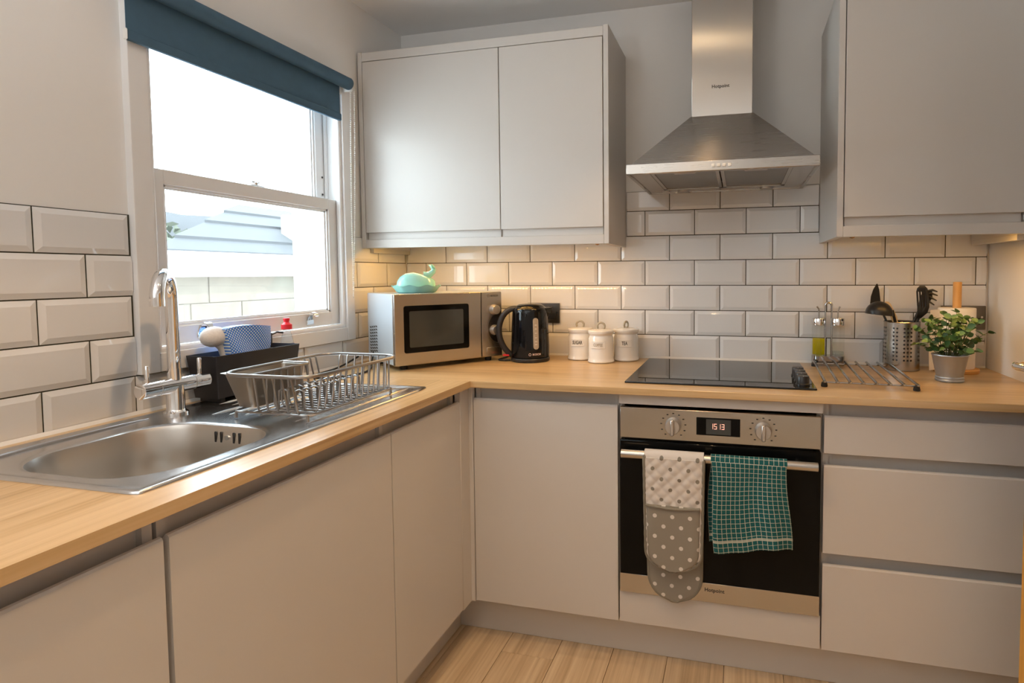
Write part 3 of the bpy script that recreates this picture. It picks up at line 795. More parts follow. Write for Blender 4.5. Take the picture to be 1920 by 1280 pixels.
# ------------------------------------------------------------------ dish rack
dk = thing('dish_rack', 'steel wire dish rack with solid cutlery trough on the drainer', 'dish rack', (.40, -1.05, z0+.006))
rx0, rx1, ry0, ry1, rz = .275, .530, -1.250, -.872, 1.030
bx0, bx1, by0, by1, bzz = .290, .516, -1.232, -.888, .938
def loop3(x0, x1, y0, y1, z, r, n=5): return [Vector((x, y, z)) for x, y in rrect((x0+x1)/2, (y0+y1)/2, (x1-x0)/2, (y1-y0)/2, r, n)]
MB().tube(loop3(rx0, rx1, ry0, ry1, rz, .055, 7), .0044, 10, closed=True).build('rim_wire', 'wire', dk)
MB().tube(loop3(bx0, bx1, by0, by1, bzz, .03, 5), .0024, 8, closed=True).build('base_wire', 'wire', dk)
TX, TY = .366, -1.046      # inner edges of the cutlery trough
MB().tube([(TX, ry0, rz), (TX, TY-.01, rz), (TX-.01, TY, rz), (rx0, TY, rz)], .0034, 8).build('rim_wire', 'wire', dk)
for i in range(13):
    y = by0+.030+i*(by1-by0-.06)/12; yr = ry0+.055+i*(ry1-ry0-.11)/12
    if y < TY: left = [(TX, yr, rz), (TX+.004, y, bzz+.01), (TX+.010, y, bzz)]
    else: left = [(rx0, yr, rz), (rx0+.006, yr, rz-.006), (bx0, y, bzz+.01), (bx0+.008, y, bzz)]
    MB().tube(left+[(bx1-.008, y, bzz), (bx1, y, bzz+.01), (rx1-.006, yr, rz-.006), (rx1, yr, rz)], .0024, 7).build('cross_wire', 'wire', dk)
for i in range(7):
    x = bx0+.03+i*(bx1-bx0-.06)/6; xr = rx0+.05+i*(rx1-rx0-.10)/6
    far = [(x, by1-.008, bzz-.003), (x, by1, bzz+.008), (xr, ry1-.006, rz-.006), (xr, ry1, rz)]
    if x < TX: near = [(x, TY+.008, rz-.004), (x, TY+.012, bzz+.008), (x, TY+.02, bzz-.003)]
    else: near = [(xr, ry0, rz), (xr, ry0+.006, rz-.006), (x, by0, bzz+.008), (x, by0+.008, bzz-.003)]
    MB().tube(near+far, .0024, 7).build('length_wire', 'wire', dk)
for i in range(9):
    y = by0+.045+i*.026
    for xx in (.405, .452):
        MB().tube([(xx-.014, y, bzz), (xx-.012, y, bzz+.046), (xx, y, bzz+.050), (xx+.012, y, bzz+.046), (xx+.014, y, bzz)], .0024, 7).build('plate_divider', 'wire', dk)
for x in (.300, .506):
    for y in (by0+.008, by1-.008): MB().tube([(x, y, bzz), (x, y, z0+.006)], [.0025, .004], 8).build('foot', 'wire', dk)
tr_ = MB()
A = [(rx0-.002, ry0+.004, .362, -1.045, rz+.001), (rx0+.004, ry0+.012, .356, -1.052, rz-.002), (rx0+.020, ry0+.035, .345, -1.065, .945)]
L_ = [[Vector((x, y, z)) for x, y in rrect((a+c)/2, (b+d)/2, (c-a)/2, (d-b)/2, .012, 3)] for a, b, c, d, z in A]
L_ += [[Vector((x, y, z)) for x, y in rrect((a+c)/2, (b+d)/2, (c-a)/2, (d-b)/2, .010, 3)] for a, b, c, d, z in ((rx0+.022, ry0+.037, .343, -1.067, .948), (rx0+.006, ry0+.014, .354, -1.054, rz-.002))]
tr_.loft(L_[:3], False, True); tr_.loft(L_[3:], True, False)
tr_.build('cutlery_trough', 'trough', dk, ang=50, plabel='solid steel trough')

# sink tidy, brush, cloth, bottle
td = thing('sink_tidy', 'black sink tidy box standing behind the drainer', 'sink tidy', (.068, -.955, z0+.003))
def tap_loop(x0, x1, y0, y1, z): return [Vector((x, y, z)) for x, y in rrect((x0+x1)/2, (y0+y1)/2, (x1-x0)/2, (y1-y0)/2, .004, 2)]
tz0 = z0+.003
m = MB().loft([tap_loop(.028, .112, -1.098, -.822, tz0+.012), tap_loop(.018, .122, -1.112, -.808, 1.048), tap_loop(.021, .119, -1.109, -.811, 1.048), tap_loop(.031, .109, -1.095, -.825, tz0+.016)], True, True)
m.build('box', 'black_matt', td, ang=50)
MB().box((.022, -.905, 1.0), (.118, -.902, 1.046)).build('divider', 'black_matt', td, smooth=False)
for y in (-1.08, -.84): MB().box((.034, y-.006, tz0), (.106, y+.006, tz0+.013)).build('foot', 'black_matt', td, smooth=False)
MB().box((.024, -.835, 1.03), (.030, -.822, 1.082), .001).tube([(.027, -.828, 1.075), (.027, -.80, 1.082), (.03, -.778, 1.078)], .0032, 8).build('cloth_rail', 'black_plastic', td)
bs = thing('dish_brush', 'white dish brush standing in the black sink tidy', 'brush', (.066, -1.04, .96))
MB().tube([(.066, -1.03, .945), (.066, -1.035, 1.03), (.066, -1.045, 1.062), (.066, -1.052, 1.075)], [.007, .0075, .008, .012], 12).build('handle', 'white_plastic', bs)
bm = bmesh.new(); bmesh.ops.create_uvsphere(bm, u_segments=20, v_segments=12, radius=1)
for v in bm.verts: v.co = Vector((.064+v.co.x*.026, -1.064+v.co.y*.036+v.co.z*.014, 1.096+v.co.z*.027-v.co.y*.010))
P('bristle', (.92, .93, .97), .8, var=.12, vscale=160, bump=.9, bscale=260)
MB().addbm(bm).build('bristle_head', 'bristle', bs)
dc = thing('dishcloth', 'folded blue and white mesh dishcloth in the black sink tidy', 'cloth', (.07, -.96, 1.02))
def clf(x, dx):
    return lambda u, v: Vector((x+dx*math.sin(u*3.1)+.006*math.sin(u*7+v*3), -1.054+u*.166+(.020-.036*u)*(1-v), 1.03+v*(.086+.006*math.sin(u*4))))
m = MB().grid(clf(.09, .012), 30, 16, lambda u, v: (u*.165, v*.09)); m.grid(clf(.062, .008), 30, 16, lambda u, v: (u*.165, v*.09))
n1 = 31*17
for i in range(30): m.f.append((16*31+i, 16*31+i+1, n1+16*31+i+1, n1+16*31+i))
for j in range(16):
    for i in (0, 30): m.f.append((j*31+i, (j+1)*31+i, n1+(j+1)*31+i, n1+j*31+i))
m.build('fold', 'dishcloth', dc, ang=80)
bo = thing('washing_up_bottle', 'clear washing-up liquid bottle with red cap behind the tidy', 'bottle', (.034, -.772, W))
MB().loft([[Vector((.036+a*math.cos(t)*.62, -.768+a*math.sin(t), z)) for t in [2*math.pi*k/24 for k in range(24)]] for a, z in ((.026, W+.001), (.030, W+.006), (.031, W+.09), (.026, W+.115), (.024, W+.13), (.018, W+.156), (.013, W+.17), (.013, W+.176))]).build('body', 'bottle_clear', bo)
MB().lathe([(.0165, 0), (.0165, .016), (.011, .019), (.008, .024), (.010, .032), (.009, .037)], (.036, -.768, W+.174), 20).build('cap', 'red_cap', bo)
MB().box((.0525, -.776, W+.10), (.0560, -.758, W+.128), .0008).build('label_patch', 'label_blue', bo)

# ------------------------------------------------------------------ microwave
mwt = thing('microwave', 'silver microwave set diagonally in the worktop corner', 'microwave', (.279, -.530, W), R(54.13), local=True)
mw_, md_, mh_, mz_ = .444, .280, .261, .020
MB().box((0, .016, mz_), (mw_, md_, mz_+mh_), .004, 2).build('casing', 'microwave_casing', mwt)
door = MB().box((0, -.004, mz_-.002), (.350, .0155, mz_+mh_-.001), .003, 2).build('door', 'steel', mwt)
MB().prism(rrect(.165, mz_+.130, .130, .087, .008, 3), 'y', -.0055, -.003).build('window', 'black_glass', door)
MB().prism(rrect(.163, mz_+.130, .108, .067, .005, 3), 'y', -.0062, -.0050).build('screen', 'dark_window', door)
cpn = MB().box((.3525, -.004, mz_-.002), (mw_, .0155, mz_+mh_-.001), .003, 2).build('control_panel', 'steel', mwt)
poly = [(.437, mz_+.155)] + [(.437-.058*math.sin(R(a)), mz_+.113+.062*math.cos(R(a))) for a in range(20, 165, 12)] + [(.437, mz_+.05)]
MB().prism(poly, 'y', -.0048, -.003).build('dial_panel', 'nickel', cpn)
for z in (mz_+.188, mz_+.106):
    k = MB().tube([(.408, -.004, z), (.408, -.008, z), (.408, -.024, z), (.408, -.026, z)], [.0215, .020, .0185, .017], 26).build('knob', 'knob_grey', mwt)
MB().box((.372, -.0068, mz_+.012), (.432, -.003, mz_+.036), .001).build('door_button', 'steel', cpn)
text('BOSCH', .0105).xf(FRONT(.410, -.0043, mz_+.244)).build('lettering', 'ink', cpn, smooth=False)
MB().tube([(.383+.0045*math.cos(a), -.0043, mz_+.244+.0045*math.sin(a)) for a in [2*math.pi*k/16 for k in range(16)]], .0007, 5, closed=True).build('logo_ring', 'ink', cpn)
m = MB()
for i in range(4):
    for j in range(9):
        y, z = .245-i*.021, mz_+.032+j*.0118+i*.0022
        m.prism([(y-.0075, z-.0038), (y+.0075, z-.0018), (y+.0075, z+.0042), (y-.0075, z+.0022)], 'x', -.0008, .002)
m.build('vent_slots', 'black_plastic', mwt, smooth=False, kind='stuff', plabel='grid of dark vent slots')
for x in (.045, .40):
    for y in (.035, .245): MB().lathe([(.013, 0), (.014, .02), (.014, .024)], (x, y, 0), 14).build('foot', 'rubber', mwt)

# whale butter dish on the microwave
BZ = W+mz_+mh_
bd = thing('butter_dish', 'aqua ceramic whale-shaped butter dish on top of the microwave', 'butter dish', (.272, -.365, BZ), R(38), local=True)
n = 64
def wav(rx, ry, z, amp=0): return [Vector((rx*math.cos(a), ry*math.sin(a), z+amp*math.sin(9*a))) for a in [2*math.pi*k/n for k in range(n)]]
MB().loft([wav(.066, .046, .0), wav(.074, .052, .004), wav(.086, .061, .022, .0025), wav(.092, .066, .028, .0035), wav(.088, .062, .027, .0032), wav(.074, .05, .012)], True, True).build('dish', 'aqua', bd, ang=70)
loops = []
for x, ry, h in [(-.074, .006, .008), (-.070, .022, .026), (-.060, .033, .042), (-.040, .042, .055), (-.012, .045, .060), (.016, .042, .054), (.042, .034, .043), (.060, .025, .036), (.070, .012, .028)]:
    loops.append([Vector((x, ry*math.cos(R(a)), .020+h*max(0, math.sin(R(a)))**.85)) for a in range(0, 181, 12)] + [Vector((x, 0, .018))])
MB().loft(loops).build('whale_lid', 'aqua', bd, ang=70)
MB().tube([(.030, 0, .066), (.050, .0, .070), (.064, 0, .082), (.067, 0, .094)], [.016, .013, .010, .009], 14).build('tail', 'aqua', bd)
for s in (-1, 1):
    MB().loft([[Vector((.066, s*.0, .090)), Vector((.070, s*.004, .090)), Vector((.070, s*.002, .096)), Vector((.064, 0, .096))], [Vector((.058, s*.016, .094)), Vector((.068, s*.02, .095)), Vector((.068, s*.018, .103)), Vector((.060, s*.016, .102))], [Vector((.052, s*.031, .107)), Vector((.056, s*.034, .107)), Vector((.055, s*.033, .110)), Vector((.051, s*.031, .110))]]).build('tail_fluke', 'aqua', bd)

# ------------------------------------------------------------------ kettle
kx, ky = .664, -.170
kt = thing('kettle', 'glossy black electric kettle between microwave and canisters', 'kettle', (kx, ky, W))
MB().lathe([(.072, 0), (.078, .003), (.079, .012), (.076, .016)], (kx, ky, W), 40).build('power_base', 'black_plastic', kt)
kb = MB().lathe([(.070, .017), (.077, .02), (.0775, .06), (.0745, .14), (.071, .196), (.069, .208), (.064, .216), (.060, .218)], (kx, ky, W), 48).build('body', 'black_gloss', kt)
MB().lathe([(.060, .2175), (.056, .223), (.045, .229), (.02, .232), (.004, .2325)], (kx, ky, W), 40).build('lid', 'black_gloss', kt)
sd = Vector((.92, .39, 0)).normalized(); sp_ = Vector((-sd.y, sd.x, 0)); ctr = Vector((kx, ky, W))
MB().loft([[ctr+sd*.060+sp_*a+Vector((0, 0, z)) for a, z in ((-.02, .165), (.02, .165), (.028, .214), (-.028, .214))], [ctr+sd*.088+sp_*a+Vector((0, 0, z)) for a, z in ((-.004, .196), (.004, .196), (.012, .216), (-.012, .216))]]).build('spout', 'black_gloss', kt)
hd = Vector((-.90, -.435, 0)).normalized()
prof = [(.050, .212), (.072, .213), (.094, .202), (.115, .175), (.126, .135), (.123, .098), (.110, .064), (.092, .038), (.070, .022)]
pts = []
for (d0, z0_), (d1, z1_) in zip(prof[:-1], prof[1:]):
    for q in range(3): pts.append(ctr+hd*(d0+(d1-d0)*q/3)+Vector((0, 0, z0_+(z1_-z0_)*q/3)))
pts.append(ctr+hd*prof[-1][0]+Vector((0, 0, prof[-1][1])))
for _ in range(2): pts = [pts[0]]+[(pts[i-1]+2*pts[i]+pts[i+1])/4 for i in range(1, len(pts)-1)]+[pts[-1]]
MB().tube(pts, [.0115]*len(pts), 16, sx=1.0).build('handle', 'black_matt', kt)
p = ctr+hd*.096+Vector((0, 0, .026)); MB().box(p-Vector((.014, .008, .0035)), p+Vector((.014, .008, .0035)), .002).build('switch', 'red_cap', kt, plabel='red power switch')
# water window and lettering follow the body
def wrap(m, ang0, rf, zc):
    out = []
    for v in m.v:
        a = ang0 + v.x/rf(zc+v.y); r = rf(zc+v.y)+v.z; out.append(Vector((kx+r*math.cos(a), ky+r*math.sin(a), W+zc+v.y)))
    m.v = out; return m
krf = lambda z: .0775 - max(0, z-.06)*.0425
fa = math.atan2(CAM.y-ky, CAM.x-kx)
def patch(hx, hy, r, dep, nx=8):
    m = MB(); pts = rrect(0, 0, hx, hy, r, 6)
    m.loft([[Vector((x, y, -.002)) for x, y in pts], [Vector((x, y, dep)) for x, y in pts], [Vector((x*.92, y*.97, dep)) for x, y in pts], [Vector((x*.5, y*.9, dep)) for x, y in pts], [Vector((x*.05, y*.85, dep)) for x, y in pts]], False, True); return m
P('water_window', (.42, .37, .31), .18, var=.15, vscale=50)
wrap(patch(.0110, .062, .0108, .0012), fa+.30, krf, .116).build('water_window', 'water_window', kb, ang=70)
P('print_pink', (.80, .62, .58), .5)
wrap(text('BOSCH', .0105), fa+.33, krf, .034).build('lettering', 'print_pink', kb, smooth=False)
m = MB().tube([(.0045*math.cos(a), .0045*math.sin(a), .0004) for a in [2*math.pi*k/14 for k in range(14)]], .0008, 5, closed=True); wrap(m, fa-.02, krf, .034).build('logo_ring', 'print_pink', kb)
m = MB()
for z in (.150, .135, .118, .100, .085, .073): m.box((-.004, z-.001-.11, .0012), (.004, z+.001-.11, .0016))
wrap(m, fa+.30, krf, .11).build('level_marks', 'white_plastic', kb, smooth=False, kind='stuff')
def cable(name, label, pts):
    q = [Vector(p) for p in pts]
    for _ in range(3):
        r_ = [q[0]]
        for a, b in zip(q[:-1], q[1:]): r_ += [a.lerp(b, .25), a.lerp(b, .75)]
        q = r_+[q[-1]]
    MB().tube(q, .0035, 8).build(name, 'rubber', label=label, cat='cable')
cable('kettle_cable', 'black cable curling on the worktop beside the kettle base', [(.59, -.20, W+.004), (.555, -.215, W+.004), (.53, -.19, W+.004), (.545, -.12, W+.004), (.57, -.05, W+.02), (.60, -.012, W+.10), (.645, -.011, W+.16)])
cable('microwave_cable', 'black cable looping on the worktop behind the dish rack', [(.10, -.40, W+.05), (.11, -.43, W+.01), (.16, -.50, W+.004), (.20, -.60, W+.004), (.17, -.70, W+.004), (.10, -.72, W+.004), (.05, -.66, W+.004), (.035, -.52, W+.004), (.03, -.40, W+.03)])

# ------------------------------------------------------------------ canisters
def canister(x, y, word, label, ha, size):
    t = thing('canister', label, 'canister', (x, y, W), group=None)
    b = MB().lathe([(.046, 0), (.051, .002), (.053, .006), (.051, .012), (.0495, .02), (.0495, .094), (.047, .102), (.045, .107), (.048, .112), (.0515, .118), (.050, .121)], (x, y, W), 44).build('body', 'ceramic', t)
    MB().lathe([(.0515, .1205), (.0525, .124), (.050, .128), (.030, .131), (.004, .132)], (x, y, W), 44).build('lid', 'ceramic', t)
    c = Vector((x, y, W+.131)); d = Vector((math.cos(ha), math.sin(ha), 0))
    MB().tube([c+d*.0150*math.cos(R(a))+Vector((0, 0, .0115+.0140*math.sin(R(a)))) for a in range(-52, 233, 15)], .0043, 10).build('loop_handle', 'ceramic_handle', t)
    a0 = math.atan2(CAM.y-y, CAM.x-x)
    if word == 'TEA': a0 -= .12
    else: a0 -= .25
    def wr(m, z):
        m.v = [Vector((x+(.0495+v.z)*math.cos(a0+v.x/.0495), y+(.0495+v.z)*math.sin(a0+v.x/.0495), z+v.y)) for v in m.v]; return m
    pl = MB(); nx = 10
    for zz, sc in ((.0, 1), (.0018, .97)): pass
    pl.grid(lambda u, v: Vector(((u-.5)*.056, (v-.5)*.026, .0020)), nx, 2)
    rim = [Vector(((u-.5)*.056, .013, .0012)) for u in [i/nx for i in range(nx+1)]] + [Vector(((u-.5)*.056, -.013, .0012)) for u in [i/nx for i in range(nx, -1, -1)]]
    pl.tube(rim, .0016, 6, closed=True)
    lb = wr(pl, W+.073).build('label_plate', 'ceramic', b, ang=60, recalc=False)
    tx_ = text(word, size); tx_.v = [Vector((v.x*.62, v.y, v.z+.0024)) for v in tx_.v]
    wr(tx_, W+.073).build('lettering', 'ink' if word != 'COFFEE' else 'ceramic_handle', lb, smooth=False)
canister(.852, -.088, 'SUGAR', 'white ceramic canister marked SUGAR nearest the kettle', .15, .020)
canister(.955, -.150, 'COFFEE', 'white ceramic canister marked COFFEE standing forward between the other two', .2, .017)
canister(1.042, -.078, 'TEA', 'white ceramic canister marked TEA beside the hob', 1.25, .020)

# ------------------------------------------------------------------ sockets
def socket(x0, x1, label):
    t = thing('wall_socket', label, 'socket', ((x0+x1)/2, 0, 1.055))
    MB().box((x0, -.008, 1.055), (x1, -.0005, 1.141), .0022, 2).build('plate', 'nickel', t)
    c = (x0+x1)/2
    for s in (-1, 1):
        xo = c+s*.036
        g = MB().box((xo-.020, -.0092, 1.072), (xo+.020, -.007, 1.097), .001).build('outlet', 'black_plastic', t)
        MB().box((xo-.0045, -.0092, 1.097), (xo+.0045, -.007, 1.110), .0008).build('earth_slot', 'black_plastic', g)
        MB().box((xo+s*-.004-.006, -.0125, 1.108), (xo+s*-.004+.006, -.007, 1.127), .0015).build('rocker', 'black_plastic', t)
        MB().tube([(c+s*.0603, -.0092, 1.100), (c+s*.0603, -.007, 1.100)], .0038, 12).build('screw', 'chrome', t)
socket(.592, .738, 'dark metal double socket partly hidden behind the kettle')
socket(2.205, 2.351, 'dark metal double socket behind the kitchen roll')

# ------------------------------------------------------------------ oil and vinegar set
cr = thing('cruet_set', 'oil and vinegar set in a steel caddy with tall handle', 'cruet', (1.813, -.048, W))
cxc, cyc = 1.813, -.048
MB().prism(rrect(cxc, cyc, .058, .030, .028, 8), 'z', W, W+.037).build('caddy_base', 'rod_steel', cr)
MB().box((cxc-.0140, cyc-.007, W+.03), (cxc-.0085, cyc+.007, W+.225), .0008).box((cxc+.0085, cyc-.007, W+.03), (cxc+.0140, cyc+.007, W+.225), .0008).tube([(cxc+.01125*math.cos(R(a)), cyc, W+.225+.01125*math.sin(R(a))) for a in range(0, 181, 18)], .0045, 8).build('handle', 'rod_steel', cr)
for s, fill, fm in ((-1, .06, 'oil'), (1, .012, 'vinegar')):
    x = cxc+s*.0335
    j = MB().lathe([(.0235, W+.038), (.0235, W+.152)], (x, cyc, 0), 30, False, False).build('jar', 'jar_glass', cr)
    MB().lathe([(.0218, W+.0405), (.0218, W+.0405+fill)], (x, cyc, 0), 30).build('contents', fm, j)
    MB().lathe([(.0245, W+.152), (.0248, W+.154), (.0248, W+.176), (.023, W+.179)], (x, cyc, 0), 30).build('stopper', 'chrome', cr)
    MB().tube([(x, cyc, W+.176), (x, cyc, W+.200), (x+s*-.002-.003 if s < 0 else x+.003, cyc-.002, W+.212), (x-.008 if s < 0 else x+.006, cyc-.004, W+.222)], [.0028, .0026, .0026, .0032], 8).build('pour_spout', 'steel_dull', cr)

# ------------------------------------------------------------------ utensil holder and utensils
ux, uy, ur, uh = 2.055, -.090, .0585, .172
uh_t = thing('utensil_holder', 'perforated steel utensil pot beside the kitchen roll', 'utensil pot', (ux, uy, W))
def perforated(r, z0, z1, na, nz, hole):
    m = MB(); da, dz = 2*math.pi/na, (z1-z0)/nz
    def pt(a, z): return Vector((ux+r*math.cos(a), uy+r*math.sin(a), z))
    for i in range(na):
        for j in range(nz):
            a0, zz = i*da, z0+j*dz
            B_ = [pt(a0, zz), pt(a0+da/2, zz), pt(a0+da, zz), pt(a0+da, zz+dz/2), pt(a0+da, zz+dz), pt(a0+da/2, zz+dz), pt(a0, zz+dz), pt(a0, zz+dz/2)]
            if hole(i, j):
                H = [pt(a0+da/2+.0035/r*math.cos(t), zz+dz/2+.0035*math.sin(t)) for t in [R(225+45*k) for k in range(8)]]
                o = len(m.v); m.v += B_+H
                m.f += [(o+k, o+(k+1) % 8, o+8+(k+1) % 8, o+8+k) for k in range(8)]
            else: m.add(B_, [tuple(range(8))])
    bm = bmesh.new(); vs = [bm.verts.new(v) for v in m.v]
    for f in m.f: bm.faces.new([vs[k] for k in f])
    bmesh.ops.remove_doubles(bm, verts=bm.verts[:], dist=1e-5)
    return MB().addbm(bm)
fa2 = math.atan2(CAM.y-uy, CAM.x-ux); NA = 32
def hole(i, j):
    if not (2 <= j <= 10): return False
    a = ((i+.5)*2*math.pi/NA - fa2 + math.pi) % (2*math.pi) - math.pi; k = int(round(a/(2*math.pi/NA)))
    return k % 8 in (1, 2, 3, 6, 7)
perforated(ur, W+.004, W+uh, NA, 12, hole).build('perforated_wall', 'steel', uh_t, ang=60)
MB().lathe([(ur-.003, 0), (ur+.0005, .002), (ur+.0005, .006), (ur-.002, .007)], (ux, uy, W), 36).build('base', 'steel_dull', uh_t)
MB().lathe([(ur-.0018, W+.006), (ur-.0018, W+uh-.012)], (ux, uy, 0), 32, False, False).build('shade_sleeve', 'black_matt', uh_t, recalc=False)  # shade inside the pot put in as a black sleeve behind the holes
MB().tube([(ux+ur*math.cos(t), uy+ur*math.sin(t), W+uh) for t in [2*math.pi*k/36 for k in range(36)]], .0017, 6, closed=True).build('rim', 'steel', uh_t)
def shaft(par, foot, top, mat='black_plastic', r=.005): MB().tube([foot, top], r, 10).build('shaft', mat, par)
ld = thing('ladle', 'black ladle leaning in the steel utensil pot', 'ladle', (2.04, -.10, W+.01))
shaft(ld, (2.075, -.085, W+.01), (2.019, -.105, 1.128))
bm = bmesh.new(); bmesh.ops.create_uvsphere(bm, u_segments=28, v_segments=16, radius=.046)
bmesh.ops.bisect_plane(bm, geom=bm.verts[:]+bm.edges[:]+bm.faces[:], plane_co=(0, 0, 0), plane_no=(0, 0, -1), clear_outer=True)
for v in bm.verts: v.co = Matrix.Rotation(R(6), 4, 'Y') @ v.co; v.co += Vector((1.973, -.115, 1.115))
o = MB().addbm(bm).build('bowl', 'black_plastic', ld, ang=80, recalc=False); sm = o.modifiers.new('thickness', 'SOLIDIFY'); sm.thickness = .002
kn = thing('serving_blade', 'pointed black blade rising behind the ladle', 'utensil', (2.03, -.07, W+.01))
shaft(kn, (2.078, -.072, W+.01), (1.992, -.056, 1.13), r=.004)
MB().loft([[Vector((1.970-w1, -.056, z)), Vector((1.970+w2, -.054, z)), Vector((1.970+w2, -.050, z)), Vector((1.970-w1, -.052, z))] for w1, w2, z in ((.005, .022, 1.125), (.014, .022, 1.15), (.012, .019, 1.175), (.005, .016, 1.20), (-.006, .010, 1.222))]).build('blade', 'black_plastic', kn)
ws = thing('wooden_spatula', 'pale wooden spatula leaning in the utensil pot behind the ladle', 'spatula', (2.03, -.08, W+.01))
MB().loft([[Vector((x-w, -.078, z)), Vector((x+w, -.078, z)), Vector((x+w, -.074, z)), Vector((x-w, -.074, z))] for x, w, z in ((2.066, .006, W+.01), (2.043, .007, 1.06), (2.03, .011, 1.105), (2.010, .010, 1.15), (2.006, .006, 1.158))]).build('blade', 'pale_wood', ws)
ss = thing('slotted_turner', 'black slotted turner leaning right in the utensil pot', 'turner', (2.08, -.09, W+.01))
shaft(ss, (2.05, -.09, W+.01), (2.108, -.10, 1.108))
def turner():
    bm = bmesh.new()
    rows = [(1.100, 2.106, .006), (1.120, 2.116, .016), (1.140, 2.118, .019), (1.150, 2.117, .0195), (1.195, 2.113, .0195), (1.207, 2.112, .016), (1.216, 2.112, .008)]
    cols = [-1, -.72, -.55, -.28, -.11, .16, .33, .6, 1]
    V_ = [[bm.verts.new((xc+c*w, -.104-.01*math.sin((z-1.1)*13), z)) for c in cols] for z, xc, w in rows]
    for i in range(len(rows)-1):
        for j in range(8):
            if i == 3 and j in (1, 3, 5): continue
            if i == 2 and j in (1, 3, 5): continue
            bm.faces.new((V_[i][j], V_[i][j+1], V_[i+1][j+1], V_[i+1][j]))
    return MB().addbm(bm)
o = turner().build('slotted_blade', 'black_plastic', ss, recalc=False); sm = o.modifiers.new('thickness', 'SOLIDIFY'); sm.thickness = .003
ps = thing('spaghetti_server', 'black spaghetti server with curved teeth behind the slotted turner', 'server', (2.09, -.07, W+.01))
shaft(ps, (2.03, -.075, W+.01), (2.122, -.066, 1.14))
MB().loft([[Vector((x+w, -.066, z)), Vector((x-w, -.066, z+.003)), Vector((x-w, -.060, z+.003)), Vector((x+w, -.060, z))] for x, w, z in ((2.120, .005, 1.115), (2.132, .016, 1.15), (2.140, .019, 1.175), (2.146, .012, 1.197))]).build('palm', 'black_plastic', ps)
for i, (z, zz, dx) in enumerate(((1.196, 1.194, .026), (1.184, 1.180, .030), (1.170, 1.162, .030), (1.154, 1.146, .026))):
    MB().tube([(2.146-.002*i, -.063, z), (2.158-.003*i, -.067, z+.004), (2.146+dx-.003*i, -.075, zz)], [.0045, .004, .002], 8).build('tooth', 'black_plastic', ps)

# ------------------------------------------------------------------ kitchen roll
kr = thing('kitchen_roll', 'white kitchen roll on a bamboo stand by the right wall', 'kitchen roll', (2.225, -.105, W))
MB().lathe([(.070, 0), (.072, .003), (.072, .011), (.069, .014)], (2.225, -.105, W), 44).build('stand_base', 'bamboo', kr)
MB().lathe([(.0135, .014), (.0135, .312), (.012, .314)], (2.225, -.105, W), 24).build('pole', 'bamboo', kr)
MB().loft([[Vector((2.225+r*math.cos(2*math.pi*k/44), -.105+r*math.sin(2*math.pi*k/44), W+z)) for k in range(44)] for r, z in ((.019, .015), (.056, .015), (.0575, .018), (.0575, .222), (.056, .224), (.019, .224))], False, False, wrap=True).build('roll', 'paper', kr)
MB().grid(lambda u, v: Vector((2.168-u*.040-.0*v, -.118-.035*u+.008*math.sin(v*3), W+.008+v*.21)), 6, 10).build('loose_sheet', 'paper', kr, recalc=False)

# ------------------------------------------------------------------ potted plant
pp = thing('potted_plant', 'bushy small-leaved green plant in a galvanised bucket pot', 'plant', (2.143, -.305, W))
PX, PY = 2.143, -.305
MB().lathe([(.038, 0), (.041, .002), (.0415, .006), (.0395, .009), (.041, .012), (.0405, .015), (.0385, .017), (.051, .082), (.053, .084), (.0525, .087), (.0495, .086), (.046, .07)], (PX, PY, W), 44, True, False).build('pot', 'galvanised', pp)
MB().lathe([(.0475, W+.076), (.03, W+.080), (.004, W+.081)], (PX, PY, 0), 24).build('soil', 'soil', pp)
leaf_me = []
for k, (L, wd) in enumerate(((.021, .0085), (.024, .0098), (.017, .0072))):
    for mt in ('leaf_dark', 'leaf_light'):
        m = MB(); rows = [(0, .12), (.16, .72), (.42, 1), (.70, .85), (.90, .42), (1, .03)]
        vs = []
        for t, w in rows:
            vs += [Vector((t*L, -w*wd, .0022*w-.005*t*t)), Vector((t*L, 0, -.0012*w-.005*t*t)), Vector((t*L, w*wd, .0022*w-.005*t*t))]
        fs = []
        for i in range(len(rows)-1):
            for j in (0, 1): fs.append((i*3+j, i*3+j+1, (i+1)*3+j+1, (i+1)*3+j))
        m.add(vs, fs); me = m.mesh('leaf', True, 60, recalc=False); me.materials.append(MAT[mt]); leaf_me.append(me)
nl = 0; rs = random.Random(5)
NS = 27
